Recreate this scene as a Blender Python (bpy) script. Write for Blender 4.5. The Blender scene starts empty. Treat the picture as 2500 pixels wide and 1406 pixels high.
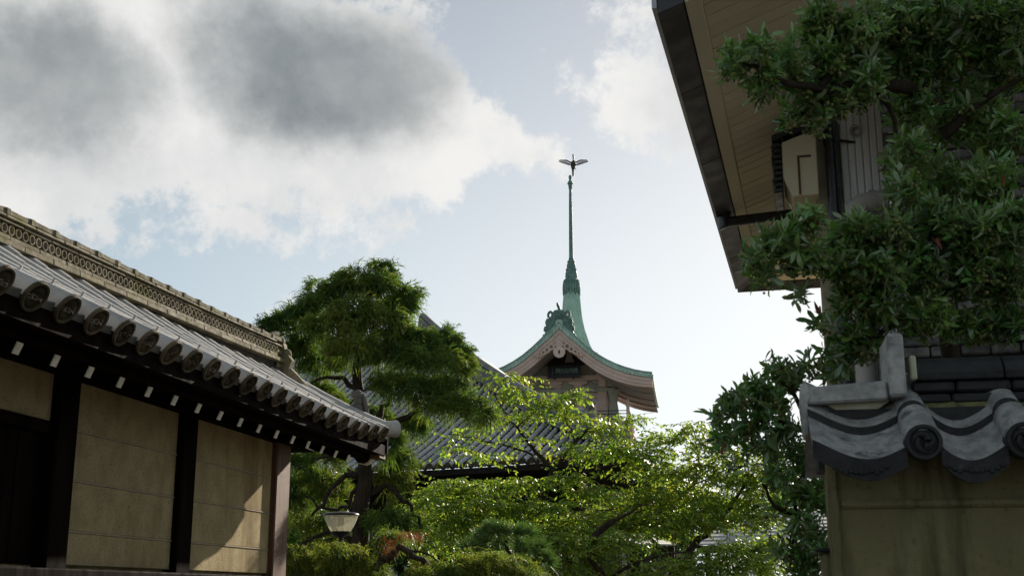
import bpy, bmesh, math, random
import numpy as np
from mathutils import Matrix, Vector
R = math.radians
random.seed(7); rng = np.random.default_rng(7)
sc = bpy.context.scene
col = sc.collection

# ------------------------------------------------------------------ camera
F = 3000.0; CX, CY = 1250.0, 703.0            # focal length and centre in photo pixels (2500 wide)
PITCH = math.atan(747 / F); YAW = math.atan(600 * math.cos(PITCH) / F); EYE = 1.6
cam_d = bpy.data.cameras.new('camera'); cam = bpy.data.objects.new('camera', cam_d); col.objects.link(cam)
cam.location = (0, 0, EYE); cam.rotation_euler = (R(90) + PITCH, 0, YAW)
cam_d.sensor_width = 36; cam_d.lens = F / 2500 * 36; cam_d.clip_start = 0.05; cam_d.clip_end = 6000
cam_d.dof.use_dof = True; cam_d.dof.focus_distance = 22.0; cam_d.dof.aperture_fstop = 14.0
sc.camera = cam

# ------------------------------------------------------------------ light
SUN_DIR = Vector((1.0, 4.0, 1.66)).normalized()             # towards the sun
SUN_EL = math.asin(SUN_DIR.z); SUN_AZ = math.atan2(SUN_DIR.x, SUN_DIR.y)
sun_d = bpy.data.lights.new('sun', 'SUN'); sun = bpy.data.objects.new('sun', sun_d); col.objects.link(sun)
sun_d.energy = 5.0; sun_d.angle = R(0.6); sun_d.color = (1.0, 0.90, 0.76)
sun.rotation_euler = (-SUN_DIR).to_track_quat('-Z', 'Y').to_euler(); sun.location = (20, 60, 40)
vs = sc.view_settings
vs.view_transform = 'Standard'; vs.look = 'None'; vs.gamma = 1.0; vs.exposure = 0.95; vs.use_curve_mapping = False

def sky_world():
    w = bpy.data.worlds.new('World'); sc.world = w; w.use_nodes = True
    nt = w.node_tree; N = nt.nodes; L = nt.links; N.clear()
    def nd(t, **k):
        n = N.new(t)
        for a, b in k.items(): setattr(n, a, b)
        return n
    def mth(op, a, b=None, c=None, clamp=False):
        n = nd('ShaderNodeMath', operation=op, use_clamp=clamp)
        for i, x in enumerate((a, b, c)):
            if x is None: continue
            if isinstance(x, (int, float)): n.inputs[i].default_value = x
            else: L.new(x, n.inputs[i])
        return n.outputs[0]
    def vm(op, a, b=None):
        n = nd('ShaderNodeVectorMath', operation=op)
        for i, x in enumerate((a, b)):
            if x is None: continue
            if isinstance(x, (tuple, list, Vector)): n.inputs[i].default_value = x
            else: L.new(x, n.inputs[i])
        return n
    def mr(x, a, b, c=0.0, d=1.0, smooth=True):
        n = nd('ShaderNodeMapRange', interpolation_type='SMOOTHSTEP' if smooth else 'LINEAR')
        L.new(x, n.inputs[0])
        for i, q in zip((1, 2, 3, 4), (a, b, c, d)): n.inputs[i].default_value = q
        return n.outputs[0]
    def noise(vec, scale, det=8, rough=0.55, dist=0.0):
        n = nd('ShaderNodeTexNoise'); L.new(vec, n.inputs['Vector'])
        n.inputs['Scale'].default_value = scale; n.inputs['Detail'].default_value = det
        n.inputs['Roughness'].default_value = rough; n.inputs['Distortion'].default_value = dist
        return n.outputs['Fac']
    def mix(f, a, b):
        n = nd('ShaderNodeMix', data_type='RGBA')
        L.new(f, n.inputs[0]) if not isinstance(f, float) else setattr(n.inputs[0], 'default_value', f)
        for i, x in ((6, a), (7, b)):
            if isinstance(x, tuple): n.inputs[i].default_value = (*x, 1)
            else: L.new(x, n.inputs[i])
        return n.outputs[2]
    sky = nd('ShaderNodeTexSky', sky_type='NISHITA', sun_disc=False)
    sky.sun_elevation = SUN_EL; sky.sun_rotation = SUN_AZ
    sky.air_density = 1.0; sky.dust_density = SKY_DUST; sky.ozone_density = 2.0; sky.altitude = 50
    tc = nd('ShaderNodeTexCoord'); d = vm('NORMALIZE', tc.outputs['Generated']).outputs[0]
    sep = nd('ShaderNodeSeparateXYZ'); L.new(d, sep.inputs[0])
    # sky compass: bearing and height in degrees
    az = mth('MULTIPLY', mth('ARCTAN2', sep.outputs[0], sep.outputs[1]), 57.2958)
    el = mth('MULTIPLY', mth('ARCSINE', sep.outputs[2]), 57.2958)
    pw = nd('ShaderNodeTexNoise'); L.new(d, pw.inputs['Vector']); pw.inputs['Scale'].default_value = 9.0; pw.inputs['Detail'].default_value = 5; pw.inputs['Roughness'].default_value = .6
    cxy = nd('ShaderNodeCombineXYZ'); L.new(az, cxy.inputs[0]); L.new(el, cxy.inputs[1])
    o1 = vm('SUBTRACT', pw.outputs['Color'], (0.5, 0.5, 0.5)); o2 = vm('MULTIPLY', o1.outputs[0], (8.0, 5.0, 0.0))
    sp = vm('ADD', cxy.outputs[0], o2.outputs[0]).outputs[0]
    dens = None; body = None
    for (a0, e0, ra, re, amp) in CLOUDS:
        # a cumulus bank at a compass bearing
        mp = nd('ShaderNodeMapping', vector_type='TEXTURE'); L.new(sp, mp.inputs[0])
        mp.inputs['Location'].default_value = (a0, e0, 0); mp.inputs['Scale'].default_value = (ra, re, 1)
        ln = vm('LENGTH', mp.outputs[0]); g = mr(ln.outputs['Value'], 1.5, 0.25, 0.0, amp)
        dens = g if dens is None else mth('ADD', dens, g)
    for (a0, e0, ra, re) in CLOUD_CORES:
        mp = nd('ShaderNodeMapping', vector_type='TEXTURE'); L.new(sp, mp.inputs[0])
        mp.inputs['Location'].default_value = (a0, e0, 0); mp.inputs['Scale'].default_value = (ra, re, 1)
        ln = vm('LENGTH', mp.outputs[0]); g = mr(ln.outputs['Value'], 1.35, 0.30, 0.0, 1.0)
        body = g if body is None else mth('MAXIMUM', body, g)
    big = noise(d, 2.6, 4, 0.5); det = noise(d, 15.0, 10, 0.68)
    # scattered cloud everywhere else in the sky
    rest = mth('MULTIPLY', mth('SUBTRACT', big, 0.52), 2.2)
    f1 = mth('MULTIPLY', mth('SUBTRACT', det, 0.5), 2.3)
    dens = mth('ADD', mth('ADD', dens, f1), mth('MULTIPLY', rest, 0.25))
    cov = mr(dens, 0.20, 0.58); cov = mth('MULTIPLY', cov, 0.95)
    thick = mr(mth('ADD', body, mth('MULTIPLY', f1, .28)), 0.0, 1.22)
    soft = mth('MULTIPLY', mth('SUBTRACT', noise(d, 9.0, 5, 0.55), 0.5), 0.9)
    thick = mth('ADD', thick, mth('MULTIPLY', soft, thick), clamp=True)
    # forward scattering: the veil gets brighter towards the sun
    sd = nd('ShaderNodeVectorMath', operation='DOT_PRODUCT'); L.new(d, sd.inputs[0]); sd.inputs[1].default_value = SUN_DIR
    glow = mr(sd.outputs['Value'], 0.70, 1.0, 0.0, 1.0)
    skyc = nd('ShaderNodeVectorMath', operation='SCALE'); L.new(sky.outputs[0], skyc.inputs[0]); skyc.inputs['Scale'].default_value = SKY_K
    # thin haze veil under the clouds, denser low down
    low = mr(sep.outputs[2], 0.0, 0.55, 1.0, 0.0)
    veil = mth('ADD', mth('MULTIPLY', low, 0.66), 0.30, clamp=True)
    hazec = mix(glow, HAZE_A, HAZE_B)
    base = mix(veil, skyc.outputs[0], hazec)
    lit = mix(mr(noise(d, 7.0, 6, .6), .38, .66), CLOUD_LIT, CLOUD_MID)
    drk = mix(mr(noise(d, 5.0, 4, .5), .40, .66), CLOUD_DARK, CLOUD_DARK2)
    cl = mix(thick, lit, drk)
    colr = mix(cov, base, cl)
    bg = nd('ShaderNodeBackground'); L.new(colr, bg.inputs[0]); bg.inputs[1].default_value = SKY_STRENGTH
    out = nd('ShaderNodeOutputWorld'); L.new(bg.outputs[0], out.inputs[0])

def at_dir(x, y):
    d = _fw + _r * ((x - CX) / F) - _u * ((y - CY) / F)
    return d.normalized(), d, None
_r = Vector((math.cos(YAW), math.sin(YAW), 0)); _h = Vector((-math.sin(YAW), math.cos(YAW), 0))
_fw = _h * math.cos(PITCH) + Vector((0, 0, 1)) * math.sin(PITCH); _u = -_h * math.sin(PITCH) + Vector((0, 0, 1)) * math.cos(PITCH)
SKY_STRENGTH = 0.062; SKY_K = 0.48; SKY_DUST = 0.8
HAZE_A = (5.3, 6.35, 6.9); HAZE_B = (8.9, 9.2, 9.3)
CLOUD_LIT = (7.6, 7.5, 7.3); CLOUD_MID = (6.1, 6.15, 6.15); CLOUD_DARK2 = (2.35, 2.6, 2.7); CLOUD_DARK = (1.7, 1.92, 2.03)
CLOUD_CORES = [(-33.8, 22.0, 6.4, 3.9), (-20.8, 23.8, 8.4, 4.0), (-55, 22, 11, 6), (-22, 38, 16, 7), (35, 32, 14, 8), (120, 35, 30, 12), (-120, 40, 35, 12), (180, 30, 30, 10)]
CLOUDS = [(-34.5, 22.3, 6.6, 4.2, 1.0), (-21.0, 23.6, 7.6, 4.4, 1.15), (-15.0, 21.0, 5.0, 2.6, .62), (-29.0, 20.0, 3.0, 2.6, .6), (-28.0, 25.5, 4.0, 3.0, .6), (-25.0, 20.6, 3.0, 2.0, .45),
          (-9.8, 20.1, 2.6, 1.3, .48), (-34.6, 16.9, 3.6, 2.8, .6), (-31.4, 15.7, 2.8, 2.0, .55), (-27.8, 16.0, 1.8, 1.7, .36), (-21.5, 19.2, 3.2, 1.8, .42), (-16.5, 18.8, 3.2, 1.6, .42),
          (-24.5, 17.7, 2.2, 1.4, .40), (-24.2, 16.2, 1.6, 1.0, .32), (-6.5, 24.5, 5.0, 3.6, .40), (-2.6, 21.4, 3.4, 2.8, .40), (-18.3, 17.0, 1.8, 1.0, .28),
          (-54, 22, 12, 7, .9), (-22, 38, 16, 8, .85), (35, 32, 16, 9, .8), (120, 35, 30, 14, .8), (-120, 40, 35, 14, .8), (180, 30, 30, 12, .8)]
sky_world()
sc.world.cycles.sampling_method = 'MANUAL'; sc.world.cycles.sample_map_resolution = 512
sc.cycles.max_bounces = 6; sc.cycles.diffuse_bounces = 4; sc.cycles.transparent_max_bounces = 4; sc.cycles.adaptive_threshold = 0.02
sc.cycles.sample_clamp_indirect = 6

# ------------------------------------------------------------------ measuring: a photo pixel at a real distance becomes a point in the place
O_ = Vector((0, 0, EYE))
def ray(x, y): return _fw + _r * ((x - CX) / F) - _u * ((y - CY) / F)
def atD(x, y, D): return O_ + ray(x, y) * D
def atX(x, y, X): d = ray(x, y); return O_ + d * (X / d.x)
def atY(x, y, Y): d = ray(x, y); return O_ + d * (Y / d.y)
def atP(x, y, p, n): d = ray(x, y); return O_ + d * ((Vector(p) - O_).dot(n) / d.dot(n))
def proj(p):
    v = Vector(p) - O_; f = v.dot(_fw)
    return CX + F * v.dot(_r) / f, CY - F * v.dot(_u) / f, f

# ------------------------------------------------------------------ materials
def mat(name, c1, c2=None, rough=0.7, scale=6.0, amt=0.5, bump=0.0, bscale=40.0, spec=0.4, metal=0.0,
        c3=None, s3=2.0, t3=(0.52, 0.68), rand=0.0, trans=None, stretch=(1, 1, 1), coat=0.0, island=0.0, wave=None, streak=None, back=None):
    m = bpy.data.materials.new(name); m.use_nodes = True
    nt = m.node_tree; N = nt.nodes; L = nt.links
    b = N['Principled BSDF']; out = N['Material Output']
    tc = N.new('ShaderNodeTexCoord'); mp = N.new('ShaderNodeMapping'); mp.inputs['Scale'].default_value = stretch
    geo = N.new('ShaderNodeNewGeometry'); L.new(geo.outputs['Position'], mp.inputs[0])
    def noise(s, det=6, rg=0.6):
        n = N.new('ShaderNodeTexNoise'); L.new(mp.outputs[0], n.inputs['Vector'])
        n.inputs['Scale'].default_value = s; n.inputs['Detail'].default_value = det; n.inputs['Roughness'].default_value = rg
        return n.outputs['Fac']
    def ramp(x, a, bq, lo=0.0, hi=1.0):
        n = N.new('ShaderNodeMapRange'); n.interpolation_type = 'SMOOTHSTEP'; L.new(x, n.inputs[0])
        for i, q in zip((1, 2, 3, 4), (a, bq, lo, hi)): n.inputs[i].default_value = q
        return n.outputs[0]
    def mix(f, a, bq):
        n = N.new('ShaderNodeMix'); n.data_type = 'RGBA'; L.new(f, n.inputs[0])
        for i, x in ((6, a), (7, bq)):
            if isinstance(x, tuple): n.inputs[i].default_value = (*x, 1)
            else: L.new(x, n.inputs[i])
        return n.outputs[2]
    c2 = c2 or tuple(v * 0.7 for v in c1)
    cur = mix(ramp(noise(scale), 0.5 - 0.25 / max(amt, .01) * .5, 0.5 + 0.25 / max(amt, .01) * .5), c1, c2)
    if c3: cur = mix(ramp(noise(s3, 8, .65), *t3), cur, c3)
    if streak:
        m2 = N.new('ShaderNodeMapping'); m2.inputs['Scale'].default_value = streak[1]; L.new(geo.outputs['Position'], m2.inputs[0])
        n2 = N.new('ShaderNodeTexNoise'); L.new(m2.outputs[0], n2.inputs['Vector']); n2.inputs['Scale'].default_value = 1.0; n2.inputs['Detail'].default_value = 7; n2.inputs['Roughness'].default_value = .6
        cur = mix(ramp(n2.outputs['Fac'], streak[2], streak[3]), cur, streak[0])
    if rand or island:
        n = N.new('ShaderNodeHueSaturation'); L.new(cur, n.inputs['Color'])
        src = geo.outputs['Random Per Island'] if island else None
        if src is None:
            oi = N.new('ShaderNodeObjectInfo'); src = oi.outputs['Random']
        a = rand or island
        q = N.new('ShaderNodeMapRange'); L.new(src, q.inputs[0]); q.inputs[3].default_value = 1 - a; q.inputs[4].default_value = 1 + a
        L.new(q.outputs[0], n.inputs['Value'])
        if island:
            w = N.new('ShaderNodeTexWhiteNoise'); w.noise_dimensions = '1D'; L.new(src, w.inputs['W'])
            q2 = N.new('ShaderNodeMapRange'); L.new(w.outputs['Value'], q2.inputs[0]); q2.inputs[3].default_value = 0.5 - .035; q2.inputs[4].default_value = 0.5 + .03
            L.new(q2.outputs[0], n.inputs['Hue'])
        cur = n.outputs[0]
    if back: cur = mix(geo.outputs['Backfacing'], cur, back)
    L.new(cur, b.inputs['Base Color'])
    rn = ramp(noise(scale * 2.3), .3, .7, max(rough - .1, .05), min(rough + .12, 1)); L.new(rn, b.inputs['Roughness'])
    b.inputs['Specular IOR Level'].default_value = spec; b.inputs['Metallic'].default_value = metal
    if coat: b.inputs['Coat Weight'].default_value = coat; b.inputs['Coat Roughness'].default_value = .25
    if bump:
        bn = N.new('ShaderNodeBump'); bn.inputs['Strength'].default_value = min(bump, 1); bn.inputs['Distance'].default_value = 0.01
        if wave:
            wv = N.new('ShaderNodeTexWave'); wv.bands_direction = wave[0]; L.new(mp.outputs[0], wv.inputs['Vector'])
            wv.inputs['Scale'].default_value = wave[1]; wv.inputs['Distortion'].default_value = 6; wv.inputs['Detail'].default_value = 4; wv.inputs['Detail Scale'].default_value = 1.5
            L.new(wv.outputs['Fac'], bn.inputs['Height'])
        else:
            L.new(noise(bscale, 5, .7), bn.inputs['Height'])
        L.new(bn.outputs[0], b.inputs['Normal'])
    if trans:
        t = N.new('ShaderNodeBsdfTranslucent'); ms = N.new('ShaderNodeMixShader'); ms.inputs[0].default_value = trans[0]
        tm = N.new('ShaderNodeMix'); tm.data_type = 'RGBA'; tm.blend_type = 'MULTIPLY'; tm.inputs[0].default_value = 1
        L.new(cur, tm.inputs[6]); tm.inputs[7].default_value = (*trans[1], 1); L.new(tm.outputs[2], t.inputs['Color'])
        L.new(b.outputs[0], ms.inputs[1]); L.new(t.outputs[0], ms.inputs[2]); L.new(ms.outputs[0], out.inputs[0])
    return m

M = {}
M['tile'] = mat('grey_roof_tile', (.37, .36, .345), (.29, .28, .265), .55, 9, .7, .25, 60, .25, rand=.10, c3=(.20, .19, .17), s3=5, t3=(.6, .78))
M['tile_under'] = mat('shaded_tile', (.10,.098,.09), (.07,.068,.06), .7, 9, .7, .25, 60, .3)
M['tile_disc'] = mat('eave_disc_clay', (.105, .083, .05), (.065, .05, .03), .8, 14, .8, .4, 90, .15, rand=.3, c3=(.06, .055, .03), s3=9, t3=(.5, .7))
M['tile_hump'] = mat('bluegrey_cap_tile', (.10, .105, .115), (.07, .073, .08), .5, 8, .7, .2, 60, .3)
M['disc_field'] = mat('disc_recess_shade', (.022, .018, .012), (.014, .011, .008), .9)  # shade inside the disc recess, put into a near-black colour
M['tile_edge'] = mat('lichen_ridge_tile', (.175, .155, .11), (.125, .11, .075), .85, 7, .8, .5, 70, .1, rand=.22, c3=(.10, .095, .03), s3=4, t3=(.5, .68))
M['ridge_core'] = mat('ridge_core_clay', (.030, .026, .02), (.02, .018, .014), .9)
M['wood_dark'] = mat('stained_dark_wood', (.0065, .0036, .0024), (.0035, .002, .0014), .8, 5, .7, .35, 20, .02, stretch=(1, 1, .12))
M['wood_post'] = mat('brown_post_wood', (.135, .066, .036), (.07, .034, .02), .6, 9, .7, .5, 30, .3, stretch=(3, 3, .15))
M['white_paint'] = mat('rafter_end_paint', (.62, .58, .48), (.50, .46, .37), .7, 30, .7, .2, 60)
M['plaster'] = mat('earth_plaster', (.37, .30, .165), (.29, .23, .125), .95, 5, .9, 1.0, 110, .1, c3=(.16, .12, .06), s3=55, t3=(.54, .66), streak=((.19, .135, .065), (2.6, 2.6, .5), .46, .74))
M['joint'] = mat('plaster_joint', (.36, .31, .225), (.29, .24, .165), .9, 12, .7, .4, 90, .15)

# ------------------------------------------------------------------ mesh builder
class MB:
    def __init__(s): s.v = []; s.f = []
    def add(s, vs, fs):
        n = len(s.v); s.v += [tuple(p) for p in vs]; s.f += [[i + n for i in f] for f in fs]; return s
    def hexa(s, p):   # 4 bottom (ccw from above), 4 top
        return s.add(p, [(3, 2, 1, 0), (4, 5, 6, 7), (0, 1, 5, 4), (1, 2, 6, 5), (2, 3, 7, 6), (3, 0, 4, 7)])
    def box(s, a, b, T=None):
        (x0, y0, z0), (x1, y1, z1) = a, b
        x0, x1 = sorted((x0, x1)); y0, y1 = sorted((y0, y1)); z0, z1 = sorted((z0, z1))
        p = [(x0, y0, z0), (x1, y0, z0), (x1, y1, z0), (x0, y1, z0), (x0, y0, z1), (x1, y0, z1), (x1, y1, z1), (x0, y1, z1)]
        if T: p = [T @ Vector(q) for q in p]
        return s.hexa(p)
    def tube(s, pts, rad, n=6, cap=True, flat=1.0):
        pts = [Vector(p) for p in pts]; rad = [rad] * len(pts) if isinstance(rad, (int, float)) else rad
        vs = []; fs = []; ref = Vector((0, 0, 1))
        t0 = (pts[1] - pts[0]).normalized()
        if abs(t0.dot(ref)) > .95: ref = Vector((1, 0, 0))
        u = t0.cross(ref).normalized()
        for i, p in enumerate(pts):
            t = (pts[min(i + 1, len(pts) - 1)] - pts[max(i - 1, 0)]).normalized()
            u = (u - t * u.dot(t)); u = u.normalized() if u.length > 1e-6 else t.orthogonal().normalized()
            w = t.cross(u)
            for k in range(n):
                a = 2 * math.pi * k / n; vs.append(p + (u * math.cos(a) + w * math.sin(a) * flat) * rad[i])
        for i in range(len(pts) - 1):
            for k in range(n):
                a = i * n + k; b = i * n + (k + 1) % n; fs.append((a, b, b + n, a + n))
        if cap:
            fs.append(tuple(reversed(range(n)))); m = (len(pts) - 1) * n; fs.append(tuple(range(m, m + n)))
        return s.add(vs, fs)
    def lathe(s, prof, o, ax=(0, 0, 1), n=16, cap=True):
        ax = Vector(ax).normalized(); u = ax.orthogonal().normalized(); w = ax.cross(u); o = Vector(o); vs = []; fs = []
        for r_, h_ in prof:
            for k in range(n):
                a = 2 * math.pi * k / n; vs.append(o + ax * h_ + (u * math.cos(a) + w * math.sin(a)) * r_)
        for i in range(len(prof) - 1):
            for k in range(n):
                a = i * n + k; b = i * n + (k + 1) % n; fs.append((a, b, b + n, a + n))
        if cap:
            fs.append(tuple(reversed(range(n)))); m = (len(prof) - 1) * n; fs.append(tuple(range(m, m + n)))
        return s.add(vs, fs)
    def prism(s, poly, o, ax, ay, d):   # poly in (ax,ay), extruded by vector d
        o = Vector(o); ax = Vector(ax); ay = Vector(ay); d = Vector(d); n = len(poly)
        a = [o + ax * x + ay * y for x, y in poly]; b = [p + d for p in a]
        fs = [tuple(range(n)), tuple(reversed(range(n, 2 * n)))] + [(i, i + n, (i + 1) % n + n, (i + 1) % n) for i in range(n)]
        return s.add(a + b, fs)
    def ell(s, c, r, n=10, m=7, T=None):
        c = Vector(c); r = (r, r, r) if isinstance(r, (int, float)) else r; vs = []; fs = []
        for i in range(m + 1):
            ph = math.pi * i / m - math.pi / 2
            for k in range(n):
                a = 2 * math.pi * k / n
                q = Vector((r[0] * math.cos(ph) * math.cos(a), r[1] * math.cos(ph) * math.sin(a), r[2] * math.sin(ph)))
                if T: q = T @ q
                vs.append(c + q)
        for i in range(m):
            for k in range(n):
                a = i * n + k; b = i * n + (k + 1) % n; fs.append((a, b, b + n, a + n))
        return s.add(vs, fs)
    def sweep(s, prof, frames, closed=True, cap=True):  # frames: (origin, side, up)
        n = len(prof); vs = []; fs = []
        for o, a, b in frames:
            for x, y in prof: vs.append(Vector(o) + Vector(a) * x + Vector(b) * y)
        for i in range(len(frames) - 1):
            for k in range(n if closed else n - 1):
                a = i * n + k; b = i * n + (k + 1) % n; fs.append((a, b, b + n, a + n))
        if cap and closed:
            fs.append(tuple(reversed(range(n)))); m = (len(frames) - 1) * n; fs.append(tuple(range(m, m + n)))
        return s.add(vs, fs)
    def mesh(s, name, m, smooth=None, bevel=0.0):
        me = bpy.data.meshes.new(name); me.from_pydata(s.v, [], s.f)
        bm = bmesh.new(); bm.from_mesh(me)
        if not bevel: bmesh.ops.remove_doubles(bm, verts=bm.verts, dist=1e-6)
        bmesh.ops.recalc_face_normals(bm, faces=bm.faces)
        if bevel:
            es = [e for e in bm.edges if len(e.link_faces) == 2 and e.calc_face_angle(0) > R(40)]
            bmesh.ops.bevel(bm, geom=es, offset=bevel, segments=1, affect='EDGES', clamp_overlap=True)
        bm.to_mesh(me); bm.free()
        if m is not None: me.materials.append(M[m] if isinstance(m, str) else m)
        if smooth is not None:
            me.polygons.foreach_set('use_smooth', [True] * len(me.polygons))
            if smooth < 179: me.set_sharp_from_angle(angle=R(smooth))
        me.update(); return me

def thing(name, label, cat, loc=(0, 0, 0), group=None):
    o = bpy.data.objects.new(name, None); col.objects.link(o); o.location = loc; o.empty_display_size = .3
    o['label'] = label; o['category'] = cat; o['kind'] = 'thing'
    if group: o['group'] = group
    return o
def part(name, me, parent, m=None, mx=None, smooth=None, bevel=0.0, kind=None, label=None):
    if isinstance(me, MB): me = me.mesh(name, m, smooth, bevel)
    o = bpy.data.objects.new(name, me); col.objects.link(o)
    if mx is not None: o.matrix_basis = mx
    if parent is not None:
        o.parent = parent
        if parent.type == 'EMPTY': o.matrix_parent_inverse = Matrix.Translation(-parent.location)
        else: o.matrix_parent_inverse = parent.matrix_basis.inverted() if parent.matrix_basis != Matrix() else Matrix()
    if kind: o['kind'] = kind
    if label: o['label'] = label
    return o
def solo(name, me, label, cat, m=None, group=None, **k):
    o = part(name, me, None, m, **k); o['label'] = label; o['category'] = cat
    if group: o['group'] = group
    return o
def struct(name, me, m=None, **k):
    o = part(name, me, None, m, **k); o['kind'] = 'structure'; return o
def npmesh(name, V, Fc, m, smooth=False):
    me = bpy.data.meshes.new(name); V = np.asarray(V, np.float32); Fc = np.asarray(Fc, np.int32); k = Fc.shape[1]
    me.vertices.add(len(V)); me.vertices.foreach_set('co', V.ravel())
    me.loops.add(Fc.size); me.loops.foreach_set('vertex_index', Fc.ravel())
    me.polygons.add(len(Fc)); me.polygons.foreach_set('loop_start', np.arange(0, Fc.size, k, dtype=np.int32))
    if smooth: me.polygons.foreach_set('use_smooth', np.ones(len(Fc), bool))
    me.materials.append(M[m]); me.update(calc_edges=True); return me
def frame(o, x, z):   # matrix with local x along x, z near z
    x = Vector(x).normalized(); y = Vector(z).cross(x).normalized(); z = x.cross(y)
    m = Matrix((x, y, z)).transposed().to_4x4(); m.translation = Vector(o); return m

# ------------------------------------------------------------------ ground
M['ground'] = mat('gravel_ground', (.12, .11, .085), (.09, .08, .065), .95, .8, .6, .5, 60, .2)
M['asphalt'] = mat('lane_paving', (.13, .12, .105), (.10, .092, .08), .9, 3, .6, .4, 120, .2)
g = MB(); g.add([(-3000, -3000, 0), (3000, -3000, 0), (3000, 3000, 0), (-3000, 3000, 0)], [(0, 1, 2, 3)]); struct('ground', g, 'ground')
g = MB(); g.add([(-3.2, -30, .004), (0.15, -30, .004), (0.15, 13, .004), (-3.2, 13, .004)], [(0, 1, 2, 3)]); struct('lane', g, 'asphalt')
# ================================================================== roofed plaster wall on the left
WX = -4.42
lw = thing('roofed_wall', 'plastered temple wall with dark posts under a grey tiled roof with flower discs', 'wall', (WX, 8.0, 0))
Y0, Y1 = 3.2, 11.30
POSTS = [5.35, 7.30, 9.105, 11.12]
JZ = [1.78, 2.0, 2.33, 2.66, 3.0]
core = MB(); core.box((WX - .62, Y0, 0), (WX - .05, Y1 - .02, 3.12)); part('wall_core', core, lw, 'plaster')
for i, py in enumerate(POSTS):
    a, b = (10.95, 11.29) if i == 3 else (py - .125, py + .125)
    part('post', MB().box((WX - .3, a, 0), (WX + .055, b, 3.03)), lw, 'wood_post' if i == 3 else 'wood_dark', bevel=.012)  # the far corner post alone takes the paler brown wood
bays = [(5.475, 7.175), (7.425, 8.98), (9.23, 10.95)]
for bi, (a, b) in enumerate(bays):
    if bi == 0:
        part('plaster_panel', MB().box((WX - .06, a, 2.68), (WX, b, 3.02)), lw, 'plaster', bevel=.006)
        d = part('door', MB().box((WX - .14, a, 1.78), (WX - .06, b, 2.675)), lw, 'wood_dark')
        for k in range(6):
            y = a + (b - a) * k / 6; part('door_board', MB().box((WX - .06, y + .006, 1.78), (WX - .035, y + (b - a) / 6 - .006, 2.6)), d, 'wood_dark', bevel=.004)
        part('door_lintel', MB().box((WX - .06, a, 2.6), (WX + .02, b, 2.678)), d, 'wood_dark', bevel=.006)
        continue
    for k in range(4):
        z0, z1 = JZ[k], JZ[k + 1]
        part('plaster_panel', MB().box((WX - .06, a, z0 + .006), (WX, b, z1 - .006)), lw, 'plaster', bevel=.004)
        if k: part('joint_strip', MB().box((WX - .055, a, z0 - .0045), (WX + .007, b, z0 + .0045)), lw, 'joint', bevel=.002)
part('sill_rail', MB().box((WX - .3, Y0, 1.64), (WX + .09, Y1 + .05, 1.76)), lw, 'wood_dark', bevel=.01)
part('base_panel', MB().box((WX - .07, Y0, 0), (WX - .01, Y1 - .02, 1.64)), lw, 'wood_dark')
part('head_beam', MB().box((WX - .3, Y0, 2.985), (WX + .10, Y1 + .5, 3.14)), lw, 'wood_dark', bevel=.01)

# roof shape: x = horizontal distance up from the eave line, y = along the wall
EX = -3.62; YE = 12.2
def swp(y): return 0.0 if y < 10.7 else .045 * (y - 10.7) ** 2
def rz(x, y): return 3.095 + .47 * x + .09 * x * x + swp(y) * max(0, 1 - x * .8)
def rp(x, y, up=0.0):
    n = Vector((.47 + .18 * x, 0, 1)).normalized(); return Vector((EX - x, y, rz(x, y))) + n * up
NR = 28; PITCHR = .31; YD0 = 11.82                              # rows of round tiles, counted from the far corner
deck = MB(); XS = [0.02, .3, .6, .9, 1.23]; YS = [3.2 + .45 * i for i in range(21)]
for up, flip in ((-.035, 0), (-.085, 1)):
    base = len(deck.v)
    for y in YS:
        for x in XS: deck.v.append(tuple(rp(x, y, up)))
    for i in range(len(YS) - 1):
        for j in range(len(XS) - 1):
            a = base + i * len(XS) + j; deck.f.append([a, a + 1, a + 1 + len(XS), a + len(XS)])
nX = len(XS); nb = nX * len(YS)
for i in range(len(YS) - 1):
    for e in (0, nX - 1): a = i * nX + e; deck.f.append([a, a + nX, a + nX + nb, a + nb])
for j in range(nX - 1):
    for i in (0, len(YS) - 1): a = i * nX + j; deck.f.append([a, a + 1, a + 1 + nb, a + nb])
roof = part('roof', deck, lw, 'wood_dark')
back = MB()
back.add([(EX - 1.23, 3.2, rz(1.23, 3.2) - .06), (EX - 1.23, 12.2, rz(1.23, 12) - .06), (EX - 2.46, 12.2, 3.06), (EX - 2.46, 3.2, 3.06)], [(0, 1, 2, 3)])
part('back_slope', back, roof, 'tile')
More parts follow.
